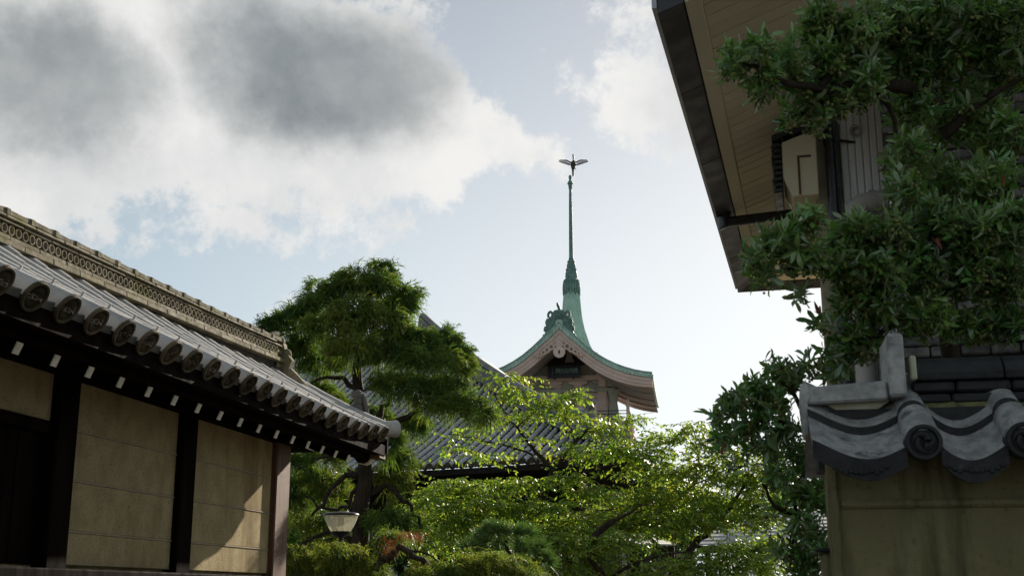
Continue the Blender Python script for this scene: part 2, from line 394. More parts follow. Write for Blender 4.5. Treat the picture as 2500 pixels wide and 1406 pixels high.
# round cover tiles
def round_tile(L, r, r2, nail=False):
    b = MB(); n = 8; vs = []
    for x, rr in ((0, r), (L, r2)):
        for k in range(n + 1):
            a = math.pi * (k / n) * 1.16 - math.pi * .08; vs.append((x, -math.cos(a) * rr, math.sin(a) * rr))
    fs = [(k, k + 1, k + n + 2, k + n + 1) for k in range(n)] + [tuple(range(n + 1)), tuple(range(n + 1, 2 * n + 2))]
    b.add(vs, fs)
    if nail: b.tube([(.16, 0, r * .95), (.16, 0, r + .022)], .008, 5)
    return b.mesh('round_tile', 'tile', 50)
rt = round_tile(.30, .084, .079); rt0 = round_tile(.30, .087, .081, True)
def pan_tile(L, w, lip):
    b = MB(); n = 6; vs = []
    for x in (0, L):
        for t in (0, -.02):
            for k in range(n + 1):
                y = (k / n - .5) * w; vs.append((x, y, .028 * (2 * y / w) ** 2 + t))
    m = n + 1
    fs = [(k, k + 1, k + 1 + 2 * m, k + 2 * m) for k in range(n)] + [(m + k, m + k + 1, m + k + 1 + 2 * m, m + k + 2 * m) for k in range(n)] + [(k, k + 1, k + 1 + m, k + m) for k in range(n)]
    b.add(vs, fs)
    if lip:
        vs = []
        for x in (-.012, .012):
            for k in range(n + 1):
                y = (k / n - .5) * w; vs += [(x, y, .028 * (2 * y / w) ** 2 + .004), (x, y, .028 * (2 * y / w) ** 2 - .062 + .03 * (2 * y / w) ** 2)]
        q = 2 * (n + 1)
        fs = [(2 * k, 2 * k + 1, 2 * k + 3, 2 * k + 2) for k in range(n)] + [(q + 2 * k, q + 2 * k + 1, q + 2 * k + 3, q + 2 * k + 2) for k in range(n)]
        fs += [(2 * k, 2 * k + 2, q + 2 * k + 2, q + 2 * k) for k in range(n)] + [(2 * k + 1, 2 * k + 3, q + 2 * k + 3, q + 2 * k + 1) for k in range(n)]
        b.add(vs, fs)
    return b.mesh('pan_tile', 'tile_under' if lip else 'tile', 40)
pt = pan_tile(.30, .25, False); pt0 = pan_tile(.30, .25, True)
# flower disc that closes each row
def disc_mesh(r):
    b = MB(); X = (-1, 0, 0)
    b.lathe([(r * .97, .012), (r, 0.008), (r, -.004), (r * .96, -.012), (r * .84, -.012), (r * .79, .004), (.001, .004)], (0, 0, 0), (1, 0, 0), 28, False)
    for k in range(16):
        a = 2 * math.pi * k / 16; c, s_ = math.cos(a), math.sin(a)
        def q(rad, tan, h): return (-h, c * rad - s_ * tan, s_ * rad + c * tan)
        w = r * .095
        b.add([q(r * .16, 0, -.003), q(r * .55, -w, -.003), q(r * .76, 0, -.003), q(r * .55, w, -.003), q(r * .42, 0, .013), q(r * .62, 0, .012)],
              [(0, 1, 4), (1, 5, 4), (1, 2, 5), (2, 3, 5), (3, 4, 5), (3, 0, 4)])
    b.lathe([(r * .14, 0), (r * .13, -.008), (r * .06, -.011), (.0005, -.011)], (0, 0, 0), (1, 0, 0), 10, False)
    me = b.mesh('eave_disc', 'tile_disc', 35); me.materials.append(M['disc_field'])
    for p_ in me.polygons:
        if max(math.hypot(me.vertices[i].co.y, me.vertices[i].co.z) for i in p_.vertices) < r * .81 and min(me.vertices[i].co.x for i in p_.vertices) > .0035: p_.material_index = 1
    return me
dm = disc_mesh(.089)
TL = .27
for k in range(NR):
    y = YD0 - k * PITCHR + random.uniform(-.006, .006); zj_ = random.uniform(-.004, .004)
    for i in range(5):
        x0 = i * TL * .90; a = rp(x0, y, .012 + zj_); b = rp(x0 + .26, y, .012 + zj_); d = b - a
        mx = frame(a, d, (0, 0, 1)); jj = Matrix.Rotation(random.uniform(-.012, .012), 4, 'Z') @ Matrix.Rotation(random.uniform(-.006, .006), 4, 'Y')
        part('round_tile', rt0 if i == 0 else rt, roof, mx=mx @ jj)
    a = rp(0, y, .004); d = rp(.2, y, .004) - a
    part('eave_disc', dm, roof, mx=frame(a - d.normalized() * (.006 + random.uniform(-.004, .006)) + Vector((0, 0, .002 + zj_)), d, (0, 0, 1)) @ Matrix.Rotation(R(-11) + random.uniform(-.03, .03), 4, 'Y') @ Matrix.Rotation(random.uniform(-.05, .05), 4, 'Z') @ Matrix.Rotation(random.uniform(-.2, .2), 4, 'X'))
    for i in range(5):
        x0 = i * TL * .90 + (.035 if i == 0 else 0); yy = y + PITCHR / 2
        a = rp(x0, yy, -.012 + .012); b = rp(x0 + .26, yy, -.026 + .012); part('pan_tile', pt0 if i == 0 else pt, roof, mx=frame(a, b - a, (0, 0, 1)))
# corner: the last course runs out to the side over the verge
vg = MB()
pts = [rp(x, YE - .12, .03) for x in (0.02, .25, .5, .75, 1.0, 1.2)]; vg.tube(pts, .085, 12)
part('verge_tile', vg, roof, 'tile', smooth=40)
c0 = rp(.10, YE - .18, .02); cd = Vector((.62, .78, .10)).normalized()
part('corner_tile', MB().lathe([(.078, 0), (.082, .22), (.088, .25), (.088, .27), (.001, .27)], c0 - cd * .06, cd, 16, False), roof, 'tile', smooth=40)
sidev = MB()
for x in (0.05, .3, .55, .8, 1.05): pass
sidev.sweep([(0, 0), (.03, 0), (.03, -.19), (0, -.19)], [(rp(x, YE - .06, -.02), Vector((0, 1, 0)), Vector((0, 0, 1))) for x in (.03, .3, .6, .9, 1.2)])
part('verge_board', sidev, roof, 'wood_dark')
# eave timbers
part('eave_board', MB().box((EX - .13, Y0, 2.965), (EX - .05, 12.12, 3.075)), lw, 'wood_dark', bevel=.006)
part('eave_board', MB().box((EX - .30, Y0, 2.925), (EX - .19, 12.14, 3.10)), lw, 'wood_dark', bevel=.006)
RS = .3735
for k in range(20):
    y = 11.472 - k * RS
    if y < 4.4: break
    e = Vector((-3.85, y, 2.884)); d = Vector((-1, 0, .42)).normalized()
    mx = frame(e, d, (0, 0, 1))
    rf = part('rafter', MB().box((0.004, -.030, -.035), (.5, .030, .035)), lw, 'wood_dark', mx=mx)
    part('rafter_end', MB().box((-.004, -.029, -.034), (.003, .029, .034)), rf, 'white_paint', mx=mx)
# carved bracket under the far corner
brk = MB(); prof = [(0, .03), (0, -.03), (-.03, -.04), (-.035, -.06), (-.07, -.085), (-.08, -.105), (-.12, -.125), (-.20, -.11), (-.26, -.02), (-.26, .08)]
brk.prism(prof, (EX - .11, 12.02, 3.0), (1, 0, 0), (0, 0, 1), (0, .07, 0)); bo = part('carved_bracket', brk, lw, 'wood_dark')
pp = prof[0:8]; st = MB()
for (a, b) in zip(pp, pp[1:]):
    q = [(EX - .11 + a[0] + .003, 12.018, 3.0 + a[1] - .002), (EX - .11 + b[0] + .003, 12.018, 3.0 + b[1] - .002)]
    st.add([(q[0][0], 12.017, q[0][2]), (q[1][0], 12.017, q[1][2]), (q[1][0], 12.093, q[1][2]), (q[0][0], 12.093, q[0][2])], [(0, 1, 2, 3)])
    st.add([(q[0][0], 12.017, q[0][2]), (q[1][0], 12.017, q[1][2]), (q[1][0] - .012, 12.017, q[1][2] + .012), (q[0][0] - .012, 12.017, q[0][2] + .012)], [(0, 1, 2, 3)])
part('painted_edge', st, bo, 'white_paint')
part('corner_fascia', MB().box((EX - .17, 11.95, 2.93), (EX - .06, 12.16, 3.055)), lw, 'wood_post', bevel=.008)

# ridge
RXF = -4.66; RC = -4.86
def rzr(y): return (y - 6.8) * .020 + .004 * max(0, y - 9.5) ** 2
ridge = part('ridge', MB().sweep([(-.17, -.12), (.17, -.12), (.17, .215), (-.17, .215)], [((RC, y, 3.76 + rzr(y)), (1, 0, 0), (0, 0, 1)) for y in (3.2, 6, 8, 9.5, 10.5, 11.66)]), lw, 'ridge_core')
def slab_course(z0, z1, xo, ln, ph):
    y = 11.70 - ph
    first = True
    while y > 4.7:
        l = ln * random.uniform(.97, 1.03) if not first else ln * .6; first = False
        za, zb = rzr(y), rzr(y - l); b = MB(); j = random.uniform(-.004, .004)
        X0, X1 = RC - .12, RXF + xo + j
        b.hexa([(X0, y - l + .004, z0 + zb), (X1, y - l + .004, z0 + zb), (X1, y - .004, z0 + za), (X0, y - .004, z0 + za),
                (X0, y - l + .004, z1 + zb), (X1 - .006, y - l + .004, z1 + zb), (X1 - .006, y - .004, z1 + za), (X0, y - .004, z1 + za)])
        part('ridge_slab', b, ridge, 'tile_edge', bevel=.004); y -= l
slab_course(3.772, 3.812, .035, .34, .0); slab_course(3.818, 3.852, .012, .34, .17)
slab_course(3.930, 3.951, .012, .34, .05); slab_course(3.957, 3.978, .028, .34, .22)
rd = MB()
rd.lathe([(.037, .02), (.037, -.012), (.034, -.016), (.026, -.016), (.023, -.006), (.018, .004), (.012, -.003), (.004, -.008), (.0005, -.008)], (0, 0, 0), (-1, 0, 0), 14, False)
for k in range(8):
    a = 2 * math.pi * k / 8; rd.ell((-0.0, math.cos(a) * .0165, math.sin(a) * .0165), (.006, .0055, .0055), 5, 3)
rdm = rd.mesh('ridge_disc', 'tile_edge', 40)
y = 11.52
while y > 5.6:
    part('ridge_disc', rdm, ridge, mx=Matrix.Translation((RXF - .012, y, 3.891 + rzr(y)))); y -= .0795
# ridge cover: straight caps with a raised collar at each joint
cp = MB(); hw = .215
prof = [(-hw, 0), (-hw, .03), (-hw * .72, .045), (-hw * .3, .052), (hw * .3, .052), (hw * .72, .045), (hw, .03), (hw, 0)]
cp.sweep(prof, [((0, 0, 0), (1, 0, 0), (0, 0, 1)), ((0, -.285, 0), (1, 0, 0), (0, 0, 1))])
p2 = [(x * 1.04, z * 1.25 if z > 0 else -.004) for x, z in prof]
cp.sweep(p2, [((0, -.006, 0), (1, 0, 0), (0, 0, 1)), ((0, -.045, 0), (1, 0, 0), (0, 0, 1))])
cp2 = cp; cp = MB(); hump = [(-.09, .05), (-.085, .066), (-.055, .080), (0, .086), (.055, .080), (.085, .066), (.09, .05)]
cp.sweep(hump, [((0, -.0, 0), (1, 0, 0), (0, 0, 1)), ((0, -.115, -.012), (1, 0, 0), (0, 0, 1))])
hpm = cp.mesh('ridge_cap_hump', 'tile_hump', 30); cpm = cp2.mesh('ridge_cap', 'tile_edge', 30)
y = 11.70
while y > 5.2:
    mx_ = Matrix.Translation((RC + random.uniform(-.006, .006), y, 3.981 + rzr(y))) @ Matrix.Rotation(random.uniform(-.012, .012), 4, 'Z'); part('ridge_cap', cpm, ridge, mx=mx_); part('ridge_cap_hump', hpm, ridge, mx=mx_); y -= .285
# demon-tile at the ridge end
zr = 3.981 + rzr(11.7)
og = MB()
og.prism([(-.26, -.30), (.26, -.30), (.30, -.18), (.22, -.08), (.20, .0), (.13, .07), (-.13, .07), (-.20, 0), (-.22, -.08), (-.30, -.18)], (RC, 11.70, zr), (1, 0, 0), (0, 0, 1), (0, .09, 0))
for sx in (-1, 1):
    og.ell((RC + sx * .22, 11.76, zr - .10), (.05, .07, .05), 8, 6)
    og.tube([(RC + sx * .20, 11.75, zr - .27), (RC + sx * .30, 11.80, zr - .36), (RC + sx * .36, 11.86, zr - .42), (RC + sx * .37, 11.96, zr - .40)], [.07, .06, .04, .02], 8)
om = part('ridge_end_ornament', og, ridge, 'tile_edge', smooth=45)
for i, (zz, ln) in enumerate([(-.30, .14), (-.235, .14), (-.17, .13), (-.105, .12)]):
    part('ridge_end_roll', MB().lathe([(.036, -.2), (.036, ln), (.028, ln + .006), (.001, ln + .006)], (RC + .16 - (i == 0) * .0, 11.76, zr + zz), (0, 1, 0), 12, False), ridge, 'tile_edge', smooth=40)
part('ridge_end_horn', MB().lathe([(.05, -.1), (.052, .12), (.06, .2), (.066, .24), (.058, .25), (.001, .25)], (RC + .02, 11.76, zr + .045), (.1, 1, .10), 14, False), ridge, 'tile_edge', smooth=40)
part('ridge_end_leaf', MB().tube([(RC + .1, 11.50, zr + .05), (RC + .11, 11.6, zr + .07), (RC + .11, 11.70, zr + .10), (RC + .1, 11.74, zr + .09)], [.02, .045, .05, .02], 8, flat=.6), ridge, 'tile_edge', smooth=40)
# guardian figure behind the corner
gp = atY(880, 1030, 12.16); gp.x = -3.98; gp = Vector((-4.0, 12.14, rz(.4, 12.1) + .04))
gf = MB(); gf.ell(gp + Vector((0, 0, .06)), (.075, .06, .075), 10, 8); gf.ell(gp + Vector((-.05, 0, .02)), (.07, .05, .045)); gf.ell(gp + Vector((.015, -.005, .15)), (.045, .045, .06), 10, 8)
gf.ell(gp + Vector((.01, -.01, .215)), (.055, .05, .05), 10, 8); gf.ell(gp + Vector((-.035, -.01, .205)), (.03, .03, .022), 8, 6)
gf.tube([gp + Vector((.04, .01, .25)), gp + Vector((.075, .02, .17)), gp + Vector((.10, .02, .06)), gp + Vector((.12, .02, -.02))], [.02, .028, .03, .015], 6)
gf.tube([gp + Vector((-.03, -.02, .09)), gp + Vector((-.075, -.02, .09)), gp + Vector((-.085, -.02, .06))], [.022, .02, .012], 6)
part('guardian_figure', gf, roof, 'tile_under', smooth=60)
# ================================================================== plaster wall with tile coping, lower right
M['stucco'] = mat('olive_stucco', (.25, .22, .115), (.20, .175, .09), .95, 5, .9, .9, 160, .1, c3=(.14, .12, .06), s3=60, t3=(.56, .72), streak=((.095, .085, .042), (11, 11, 1.6), .5, .72))
M['coping_tile'] = mat('silver_grey_tile', (.35, .34, .325), (.20, .195, .185), .34, 22, .9, .3, 90, .5, c3=(.09, .085, .075), s3=13, t3=(.58, .68))
M['coping_dark'] = mat('dark_tile', (.022, .022, .022), (.012, .012, .012), .6, 14, .8, .5, 70, .3, c3=(.075, .075, .07), s3=16, t3=(.62, .75))  # near-black tile for coping fronts, undersides, ridge and discs
M['lime'] = mat('mossy_lime_plaster', (.50, .48, .36), (.40, .38, .26), .9, 12, .7, .3, 80, .15, c3=(.05, .05, .035), s3=20, t3=(.60, .72))
M['moss'] = mat('mossy_plaster', (.24, .23, .10), (.12, .115, .05), .95, 14, .8, .6, 80, .15, c3=(.035, .035, .025), s3=11, t3=(.48, .62))
cw = thing('garden_wall', 'olive plaster garden wall capped with curved silver grey tiles and swirl disc', 'wall', (1.2, 3.5, 0))
WY = 3.42
x0 = atY(2024, 1200, WY).x; zt = atY(2100, 1145, WY).z
def W(px_, py_, Y): return atY(px_, py_, Y)
part('wall_body', MB().box((x0, WY, 0), (3.0, WY + .20, 1.99)), cw, 'stucco', bevel=.012)
part('edge_margin', MB().box((x0 - .004, WY - .012, 0), (x0 + .026, WY + .05, 1.975)), cw, 'stucco', bevel=.008)
zl = W(2200, 1216, WY - .02).z; zl2 = W(2200, 1238, WY - .02).z
part('ledge', MB().box((x0 + .028, WY - .016, zl2), (3.0, WY + .04, zl)), cw, 'stucco', bevel=.007)
xb = W(2011, 1380, 3.52).x
part('lower_wall', MB().box((xb, 3.52, 0), (x0 + .02, 3.70, W(2011, 1347, 3.52).z)), cw, 'stucco', bevel=.008)
part('lower_wall_cap', MB().box((xb - .02, 3.50, W(2011, 1347, 3.52).z), (x0 + .02, 3.72, W(2011, 1338, 3.52).z)), cw, 'coping_dark', bevel=.004)
YF = 3.25
d0 = W(2255, 1075, YF); d1 = W(2503, 1073, YF); pch = d1.x - d0.x; xv = W(1984, 1080, YF).x
SL = Vector((0, .88, .475))          # up the coping, away from the lane
def tprof(x, xa, xb_, sag):            # pan between xa and xb_
    t = (x - xa) / (xb_ - xa); return -sag * math.sin(math.pi * min(max(t, 0), 1)) ** 1.0
rr = .045
def col_prof(kind):
    """profile of one tile, x from its pan edge to beyond its roll"""
    if kind == 'verge': xa = xv; xr = d0.x
    else: xa = d0.x + (kind) * pch + rr * .9; xr = d0.x + (kind + 1) * pch
    pts = []
    xb_ = xr - rr * .92
    for k in range(13):
        t = k / 12; x = xa + (xb_ - xa) * t; sag = .040
        z = -sag * math.sin(math.pi * (t ** (1.15 if kind == 'verge' else .9))) + (.024 * (1 - t) if kind == 'verge' else .004 * (1 - t)); pts.append((x, z))
    for k in range(1, 10):
        a = math.pi * (1 - k / 9); pts.append((xr + rr * .92 * math.cos(a) * (1 if a > 1.57 else .9), .040 * math.sin(a)))
    return pts
for row in range(2):
    base = Vector((0, YF + .02, d0.z - .012)) + SL * (.165 * row) + Vector((0, 0, .022 * row))
    for kind in ('verge', 0, 1, 2, 3, 4):
        pr = col_prof(kind); n = len(pr); b = MB(); vs = []
        L_ = .24
        for q, th in ((0, 0), (0, -.020), (L_, 0), (L_, -.020)):
            for x, z in pr: o = base + SL * q; vs.append((x, o.y, o.z + z + th))
        fs = []
        for k in range(n - 1):
            fs += [(k, k + 1, 2 * n + k + 1, 2 * n + k), (n + k, n + k + 1, 3 * n + k + 1, 3 * n + k), (k, k + 1, n + k + 1, n + k)]
        fs += [(0, n, 3 * n, 2 * n), (n - 1, 2 * n - 1, 4 * n - 1, 3 * n - 1)]
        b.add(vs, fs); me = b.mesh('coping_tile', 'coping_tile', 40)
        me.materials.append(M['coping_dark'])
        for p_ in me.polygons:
            if p_.normal.y < -.8 or p_.normal.z < -.3: p_.material_index = 1  # front edges and undersides get the near-black tile
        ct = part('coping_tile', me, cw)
        if row == 0:
            lp = MB(); vs = []; m_ = 13
            for yy in (YF + .002, YF + .018):
                for dz in (-.004, -.058):
                    for k in range(m_):
                        x, z = pr[k]; vs.append((x, yy, base.z + z * (1 if dz > -.02 else 1.15) + dz + (0 if dz > -.02 else .006)))
            fs = []
            for k in range(m_ - 1): fs += [(k, k + 1, m_ + k + 1, m_ + k), (2 * m_ + k, 2 * m_ + k + 1, 3 * m_ + k + 1, 3 * m_ + k), (m_ + k, m_ + k + 1, 3 * m_ + k + 1, 3 * m_ + k), (k, k + 1, 2 * m_ + k + 1, 2 * m_ + k)]
            fs += [(0, m_, 3 * m_, 2 * m_), (m_ - 1, 2 * m_ - 1, 4 * m_ - 1, 3 * m_ - 1)]
            lp.add(vs, fs); tl = part('eave_apron', lp, ct, 'coping_dark', smooth=35)
            orn = MB(); xm = (pr[0][0] + pr[12][0]) / 2
            for sgn in (-1, 1):
                for j in range(5):
                    xx = xm + sgn * (.012 + .013 * j); zz = base.z - .066 + .0006 * (j * j) ; orn.ell((xx, YF + .001, zz + .004 * math.sin(j * 2.1)), (.0075, .004, .006), 6, 4)
            orn.ell((xm, YF + .001, base.z - .064), (.009, .004, .01), 6, 4); part('apron_relief', orn, ct, 'coping_dark', smooth=60)
# swirl discs
def swirl():
    b = MB(); r = .046
    b.lathe([(r * .9, -.06), (r, -.05), (r, .0), (r * .95, .006), (r * .78, .006), (r * .72, -.003), (.0005, -.003)], (0, 0, 0), (0, -1, 0), 28, False)
    for k in range(3):
        a0 = k * 2 * math.pi / 3 + .5; pts = []; rad = []
        for j in range(9):
            t = j / 8; a = a0 + t * 2.6; rr_ = r * (.22 + .38 * t); pts.append((math.cos(a) * rr_, -.004, math.sin(a) * rr_)); rad.append(r * (.20 * (1 - t) ** .6 + .025))
        b.tube(pts, rad, 6)
    return b.mesh('swirl_disc', 'coping_dark', 40)
sw = swirl()
for k in range(5): part('swirl_disc', sw, cw, mx=Matrix.Translation((d0.x + k * pch, YF - .004, d0.z - .004)))
# roll covers seen as short barrels behind the discs
for k in range(5):
    b0 = Vector((d0.x + k * pch, YF + .012, d0.z + .002)); part('roll_tile', MB().tube([b0, b0 + SL * .15], [.045, .043], 16), cw, 'coping_tile', smooth=50)
# ridge of the coping
YR = 3.47
zc0 = W(2300, 985, YR).z; zc1 = W(2300, 957, YR).z; zc2 = W(2300, 926, YR).z; zc3 = W(2300, 866, YR).z
xs = W(2226, 940, YR).x
def course(z0, z1, ln, ph, yo):
    x = xs - ph * ln; i = 0
    while x < 2.6:
        xa = max(x, xs); xb2 = x + ln
        if xb2 > xs + .02: part('ridge_course', MB().box((xa + .002, YR + yo, z0 + .002), (xb2 - .002, YR + .16 - yo, z1 - .004)), cw, 'coping_dark', bevel=.006)
        x = xb2
course(zc0, zc1, .145, .3, 0.0); course(zc1, zc2, .145, .2, .008)
x = xs + .012; 
while x < 2.6:
    L_ = .232; b = MB(); pr = [(-.075, 0), (-.078, .02), (-.06, .05), (-.03, zc3 - zc2), (.03, zc3 - zc2), (.06, .05), (.078, .02), (.075, 0)]
    b.sweep([(-y, z) for y, z in pr], [((x + .002, YR + .08, zc2), (0, 1, 0), (0, 0, 1)), ((x + L_ - .002, YR + .08, zc2), (0, 1, 0), (0, 0, 1))])
    part('ridge_cap', b, cw, 'coping_dark', bevel=.003); x += L_
pA = W(2163, 813, 3.40); pB = W(2216, 966, 3.40)
part('ridge_end_block', MB().box((pA.x, 3.40, pB.z), (pB.x, 3.60, pA.z)), cw, 'coping_tile', bevel=.007)
pA = W(2219, 868, 3.455); pB = W(2240, 926, 3.455)
part('mortar_strip', MB().box((pA.x, 3.452, pB.z), (pB.x, 3.50, pA.z)), cw, 'lime', bevel=.004)
pA = W(1962, 941, 3.43); pB = W(2170, 975, 3.43)
bar = MB(); bar.hexa([(pA.x, 3.43, pB.z - .006), (pB.x, 3.43, pB.z), (pB.x, 3.52, pB.z), (pA.x, 3.52, pB.z - .006), (pA.x, 3.43, pA.z - .004), (pB.x, 3.43, pA.z + .008), (pB.x, 3.52, pA.z + .008), (pA.x, 3.52, pA.z - .004)])
part('verge_bar', bar, cw, 'coping_tile', bevel=.006)
pA = W(1955, 936, 3.42); pB = W(1976, 1062, 3.42)
part('verge_flange', MB().prism([(0, 0), (.018, 0), (.024, -.04), (.016, -.05), (.016, pB.z - pA.z), (.002, pB.z - pA.z), (-.004, -.05)], (pA.x, 3.425, pA.z), (1, 0, 0), (0, 0, 1), (0, .12, 0)), cw, 'coping_tile', bevel=.003)
def crescent(xa, xb_, ztop, sag, mname, Y):
    poly = [(xa + (xb_ - xa) * t / 10, ztop) for t in range(11)] + [(xb_ - (xb_ - xa) * t / 10, ztop - sag * math.sin(math.pi * (1 - t / 10)) - .004) for t in range(11)]
    b = MB(); b.prism(poly, (0, Y, 0), (1, 0, 0), (0, 0, 1), (0, .05, 0)); part('plaster_fillet', b, cw, mname)
pa = W(2010, 982, 3.47); pb = W(2172, 982, 3.47); crescent(pa.x, pb.x, pa.z + .004, .040, 'lime', 3.47)
pa = W(2236, 986, 3.475); pb = W(2440, 986, 3.475); crescent(pa.x, pb.x, pa.z + .004, .046, 'moss', 3.475)
pa = W(2452, 986, 3.475); crescent(pa.x + .01, pa.x + pch * .85, pa.z + .004, .046, 'moss', 3.475)
part('back_slope', MB().add([(xv, 3.55, zc0), (3.0, 3.55, zc0), (3.0, 3.85, zc0 - .16), (xv, 3.85, zc0 - .16)], [(0, 1, 2, 3)]), cw, 'coping_tile')
part('coping_core', MB().box((x0 - .02, YF + .215, 1.93), (3.0, 3.62, zc0 - .01)), cw, 'coping_dark')

# ================================================================== house on the right
M['soffit'] = mat('cream_soffit_board', (.62, .565, .40), (.55, .50, .355), .75, 2, .6, .15, 120, .3, rand=.04)
M['fascia'] = mat('dark_gutter_metal', (.045, .046, .048), (.026, .026, .028), .5, 3, .9, .2, 30, .4, c3=(.018, .018, .018), s3=2.5, t3=(.5, .75))
M['metal_lip'] = mat('pale_roof_edge', (.42, .44, .46), (.35, .36, .38), .4, 6, .5)
M['black_pipe'] = mat('black_pipe', (.016, .017, .02), (.010, .010, .012), .35, 9, .5, spec=.5)
M['cream'] = mat('cream_render', (.42, .375, .26), (.34, .30, .20), .9, 8, .8, .9, 180, .2)
M['white_siding'] = mat('white_siding', (.80, .80, .80), (.68, .68, .68), .6, 5, .6, .3, 60, stretch=(6, 6, .4))
M['grey_pvc'] = mat('grey_pvc', (.42, .40, .37), (.36, .34, .31), .45, 6, .6)
M['brick'] = mat('grey_split_brick', (.15, .145, .135), (.07, .068, .063), .9, 18, .9, .9, 90, .2, rand=.35)
M['mortar'] = mat('dark_mortar', (.035, .034, .032), (.025, .024, .022), .95)
ha = R(2.97); hv = Vector((math.sin(ha), math.cos(ha), 0)); hu = Vector((math.cos(ha), -math.sin(ha), 0)); HE = atD(1800, 715, 9.5)
def H(u, v, z): return Vector((HE.x, HE.y, 0)) + hu * u + hv * v + Vector((0, 0, z))
SO = .38; EZ_ = HE.z
def sz(u, v): return EZ_ + SO * min(u, -v)
house = thing('house', 'cream house with boarded eaves, black pipes and grey brick wall behind the evergreen', 'house', (HE.x + 2, HE.y - 2, 0))
eave = part('eave', MB().hexa([H(0.0, 0, EZ_ + .10), H(4.5, 0, EZ_ + .10), H(4.5, -5.6, EZ_ + .10 + SO * 4.5), H(0, -5.6, EZ_ + .10)] + [H(0.0, 0, EZ_ + .16), H(4.5, 0, EZ_ + .16), H(4.5, -5.6, EZ_ + .16 + SO * 4.5), H(0, -5.6, EZ_ + .16)]), house, 'fascia') if False else None
# roof skin above the soffit (hipped)
rs = MB(); t_ = .14
rs.add([H(0, 0, EZ_ + t_), H(0, -4.84, EZ_ + t_), H(4.2, -4.84, EZ_ + t_ + SO * 4.2), H(4.2, -4.2, EZ_ + t_ + SO * 4.2)], [(0, 1, 2, 3)])
rs.add([H(0, 0, EZ_ + t_), H(4.2, 0, EZ_ + t_), H(4.2, -4.2, EZ_ + t_ + SO * 4.2)], [(0, 1, 2)])
rs.add([H(.02, -.02, EZ_ + .05), H(.02, -4.84, EZ_ + .05), H(4.2, -4.84, EZ_ + .05 + SO * 4.2), H(4.2, -4.2, EZ_ + .05 + SO * 4.2)], [(0, 1, 2, 3)])
rs.add([H(.02, -.02, EZ_ + .05), H(4.2, -.02, EZ_ + .05), H(4.2, -4.2, EZ_ + .05 + SO * 4.2)], [(0, 1, 2)])
eave = part('eave', rs, house, 'fascia')
for k in range(5):
    v0 = -.0 - k * 1.0; v1 = max(v0 - .996, -4.84)
    a = H(0.012, v0 - (.0 if k else .0), 0); 
    b = MB(); zz = EZ_
    m0 = .115 if k == 0 else 0
    b.hexa([H(.010, v0, zz), H(.115, v0 - m0, zz + SO * .10), H(.115, v1, zz + SO * .10), H(.010, v1, zz), H(.010, v0, zz + .12), H(.115, v0 - m0, zz + .13), H(.115, v1, zz + .13), H(.010, v1, zz + .12)])
    part('gutter', b, eave, 'fascia', bevel=.004)
    b = MB(); b.hexa([H(-.012, v0, zz + .03), H(.008, v0, zz + .03), H(.008, v1, zz + .03), H(-.012, v1, zz + .03), H(-.012, v0, zz + .14), H(.008, v0, zz + .14), H(.008, v1, zz + .14), H(-.012, v1, zz + .14)]); part('roof_edge', b, eave, 'metal_lip')
b = MB(); b.hexa([H(.0, -.0, EZ_), H(.117, -.115, EZ_ + SO * .10), H(4, -.115, EZ_ + SO * .10), H(4, 0, EZ_), H(0, 0, EZ_ + .12), H(.117, -.115, EZ_ + .13), H(4, -.115, EZ_ + .13), H(4, 0, EZ_ + .12)]); part('gutter', b, eave, 'fascia', bevel=.004)
b = MB(); b.hexa([H(.12, -.12, sz(.12, -9)), H(.185, -.185, sz(.185, -9)), H(.185, -4.83, sz(.185, -9)), H(.12, -4.83, sz(.12, -9)), H(.12, -.12, sz(.12, -9) + .03), H(.185, -.185, sz(.185, -9) + .03), H(.185, -4.83, sz(.185, -9) + .03), H(.12, -4.83, sz(.12, -9) + .03)]); part('border_board', b, eave, 'soffit', bevel=.003)
b = MB(); b.hexa([H(.12, -.12, sz(9, -.12)), H(4, -.12, sz(9, -.12)), H(4, -.185, sz(9, -.185)), H(.185, -.185, sz(9, -.185)), H(.12, -.12, sz(9, -.12) + .03), H(4, -.12, sz(9, -.12) + .03), H(4, -.185, sz(9, -.185) + .03), H(.185, -.185, sz(9, -.185) + .03)]); part('border_board', b, eave, 'soffit', bevel=.003)
BW = .108
for k in range(43):                      # boards run up the slope; each stops at the hip
    va, vb = -.19 - k * BW, -.19 - (k + 1) * BW + .007
    ua, ub = min(-va, 2.3), min(-vb, 2.3)
    if ub < .2: continue
    b = MB(); j = random.uniform(-.0015, .0015); q = []
    for dz in (.008 + j, .03): q += [H(.187, va, sz(.187, -9) + dz), H(.187, vb, sz(.187, -9) + dz), H(ub, vb, sz(ub, -9) + dz), H(max(ua, .188), va, sz(max(ua, .188), -9) + dz)]
    b.hexa(q); part('soffit_board', b, eave, 'soffit')
for k in range(18):
    ua, ub = .19 + k * BW, .19 + (k + 1) * BW - .007; b = MB(); q = []
    for dz in (.008, .03): q += [H(ua, -.187, sz(9, -.187) + dz), H(ua, -ua, sz(9, -ua) + dz), H(ub, -ub, sz(9, -ub) + dz), H(ub, -.187, sz(9, -.187) + dz)]
    b.hexa(q); part('soffit_board', b, eave, 'soffit')
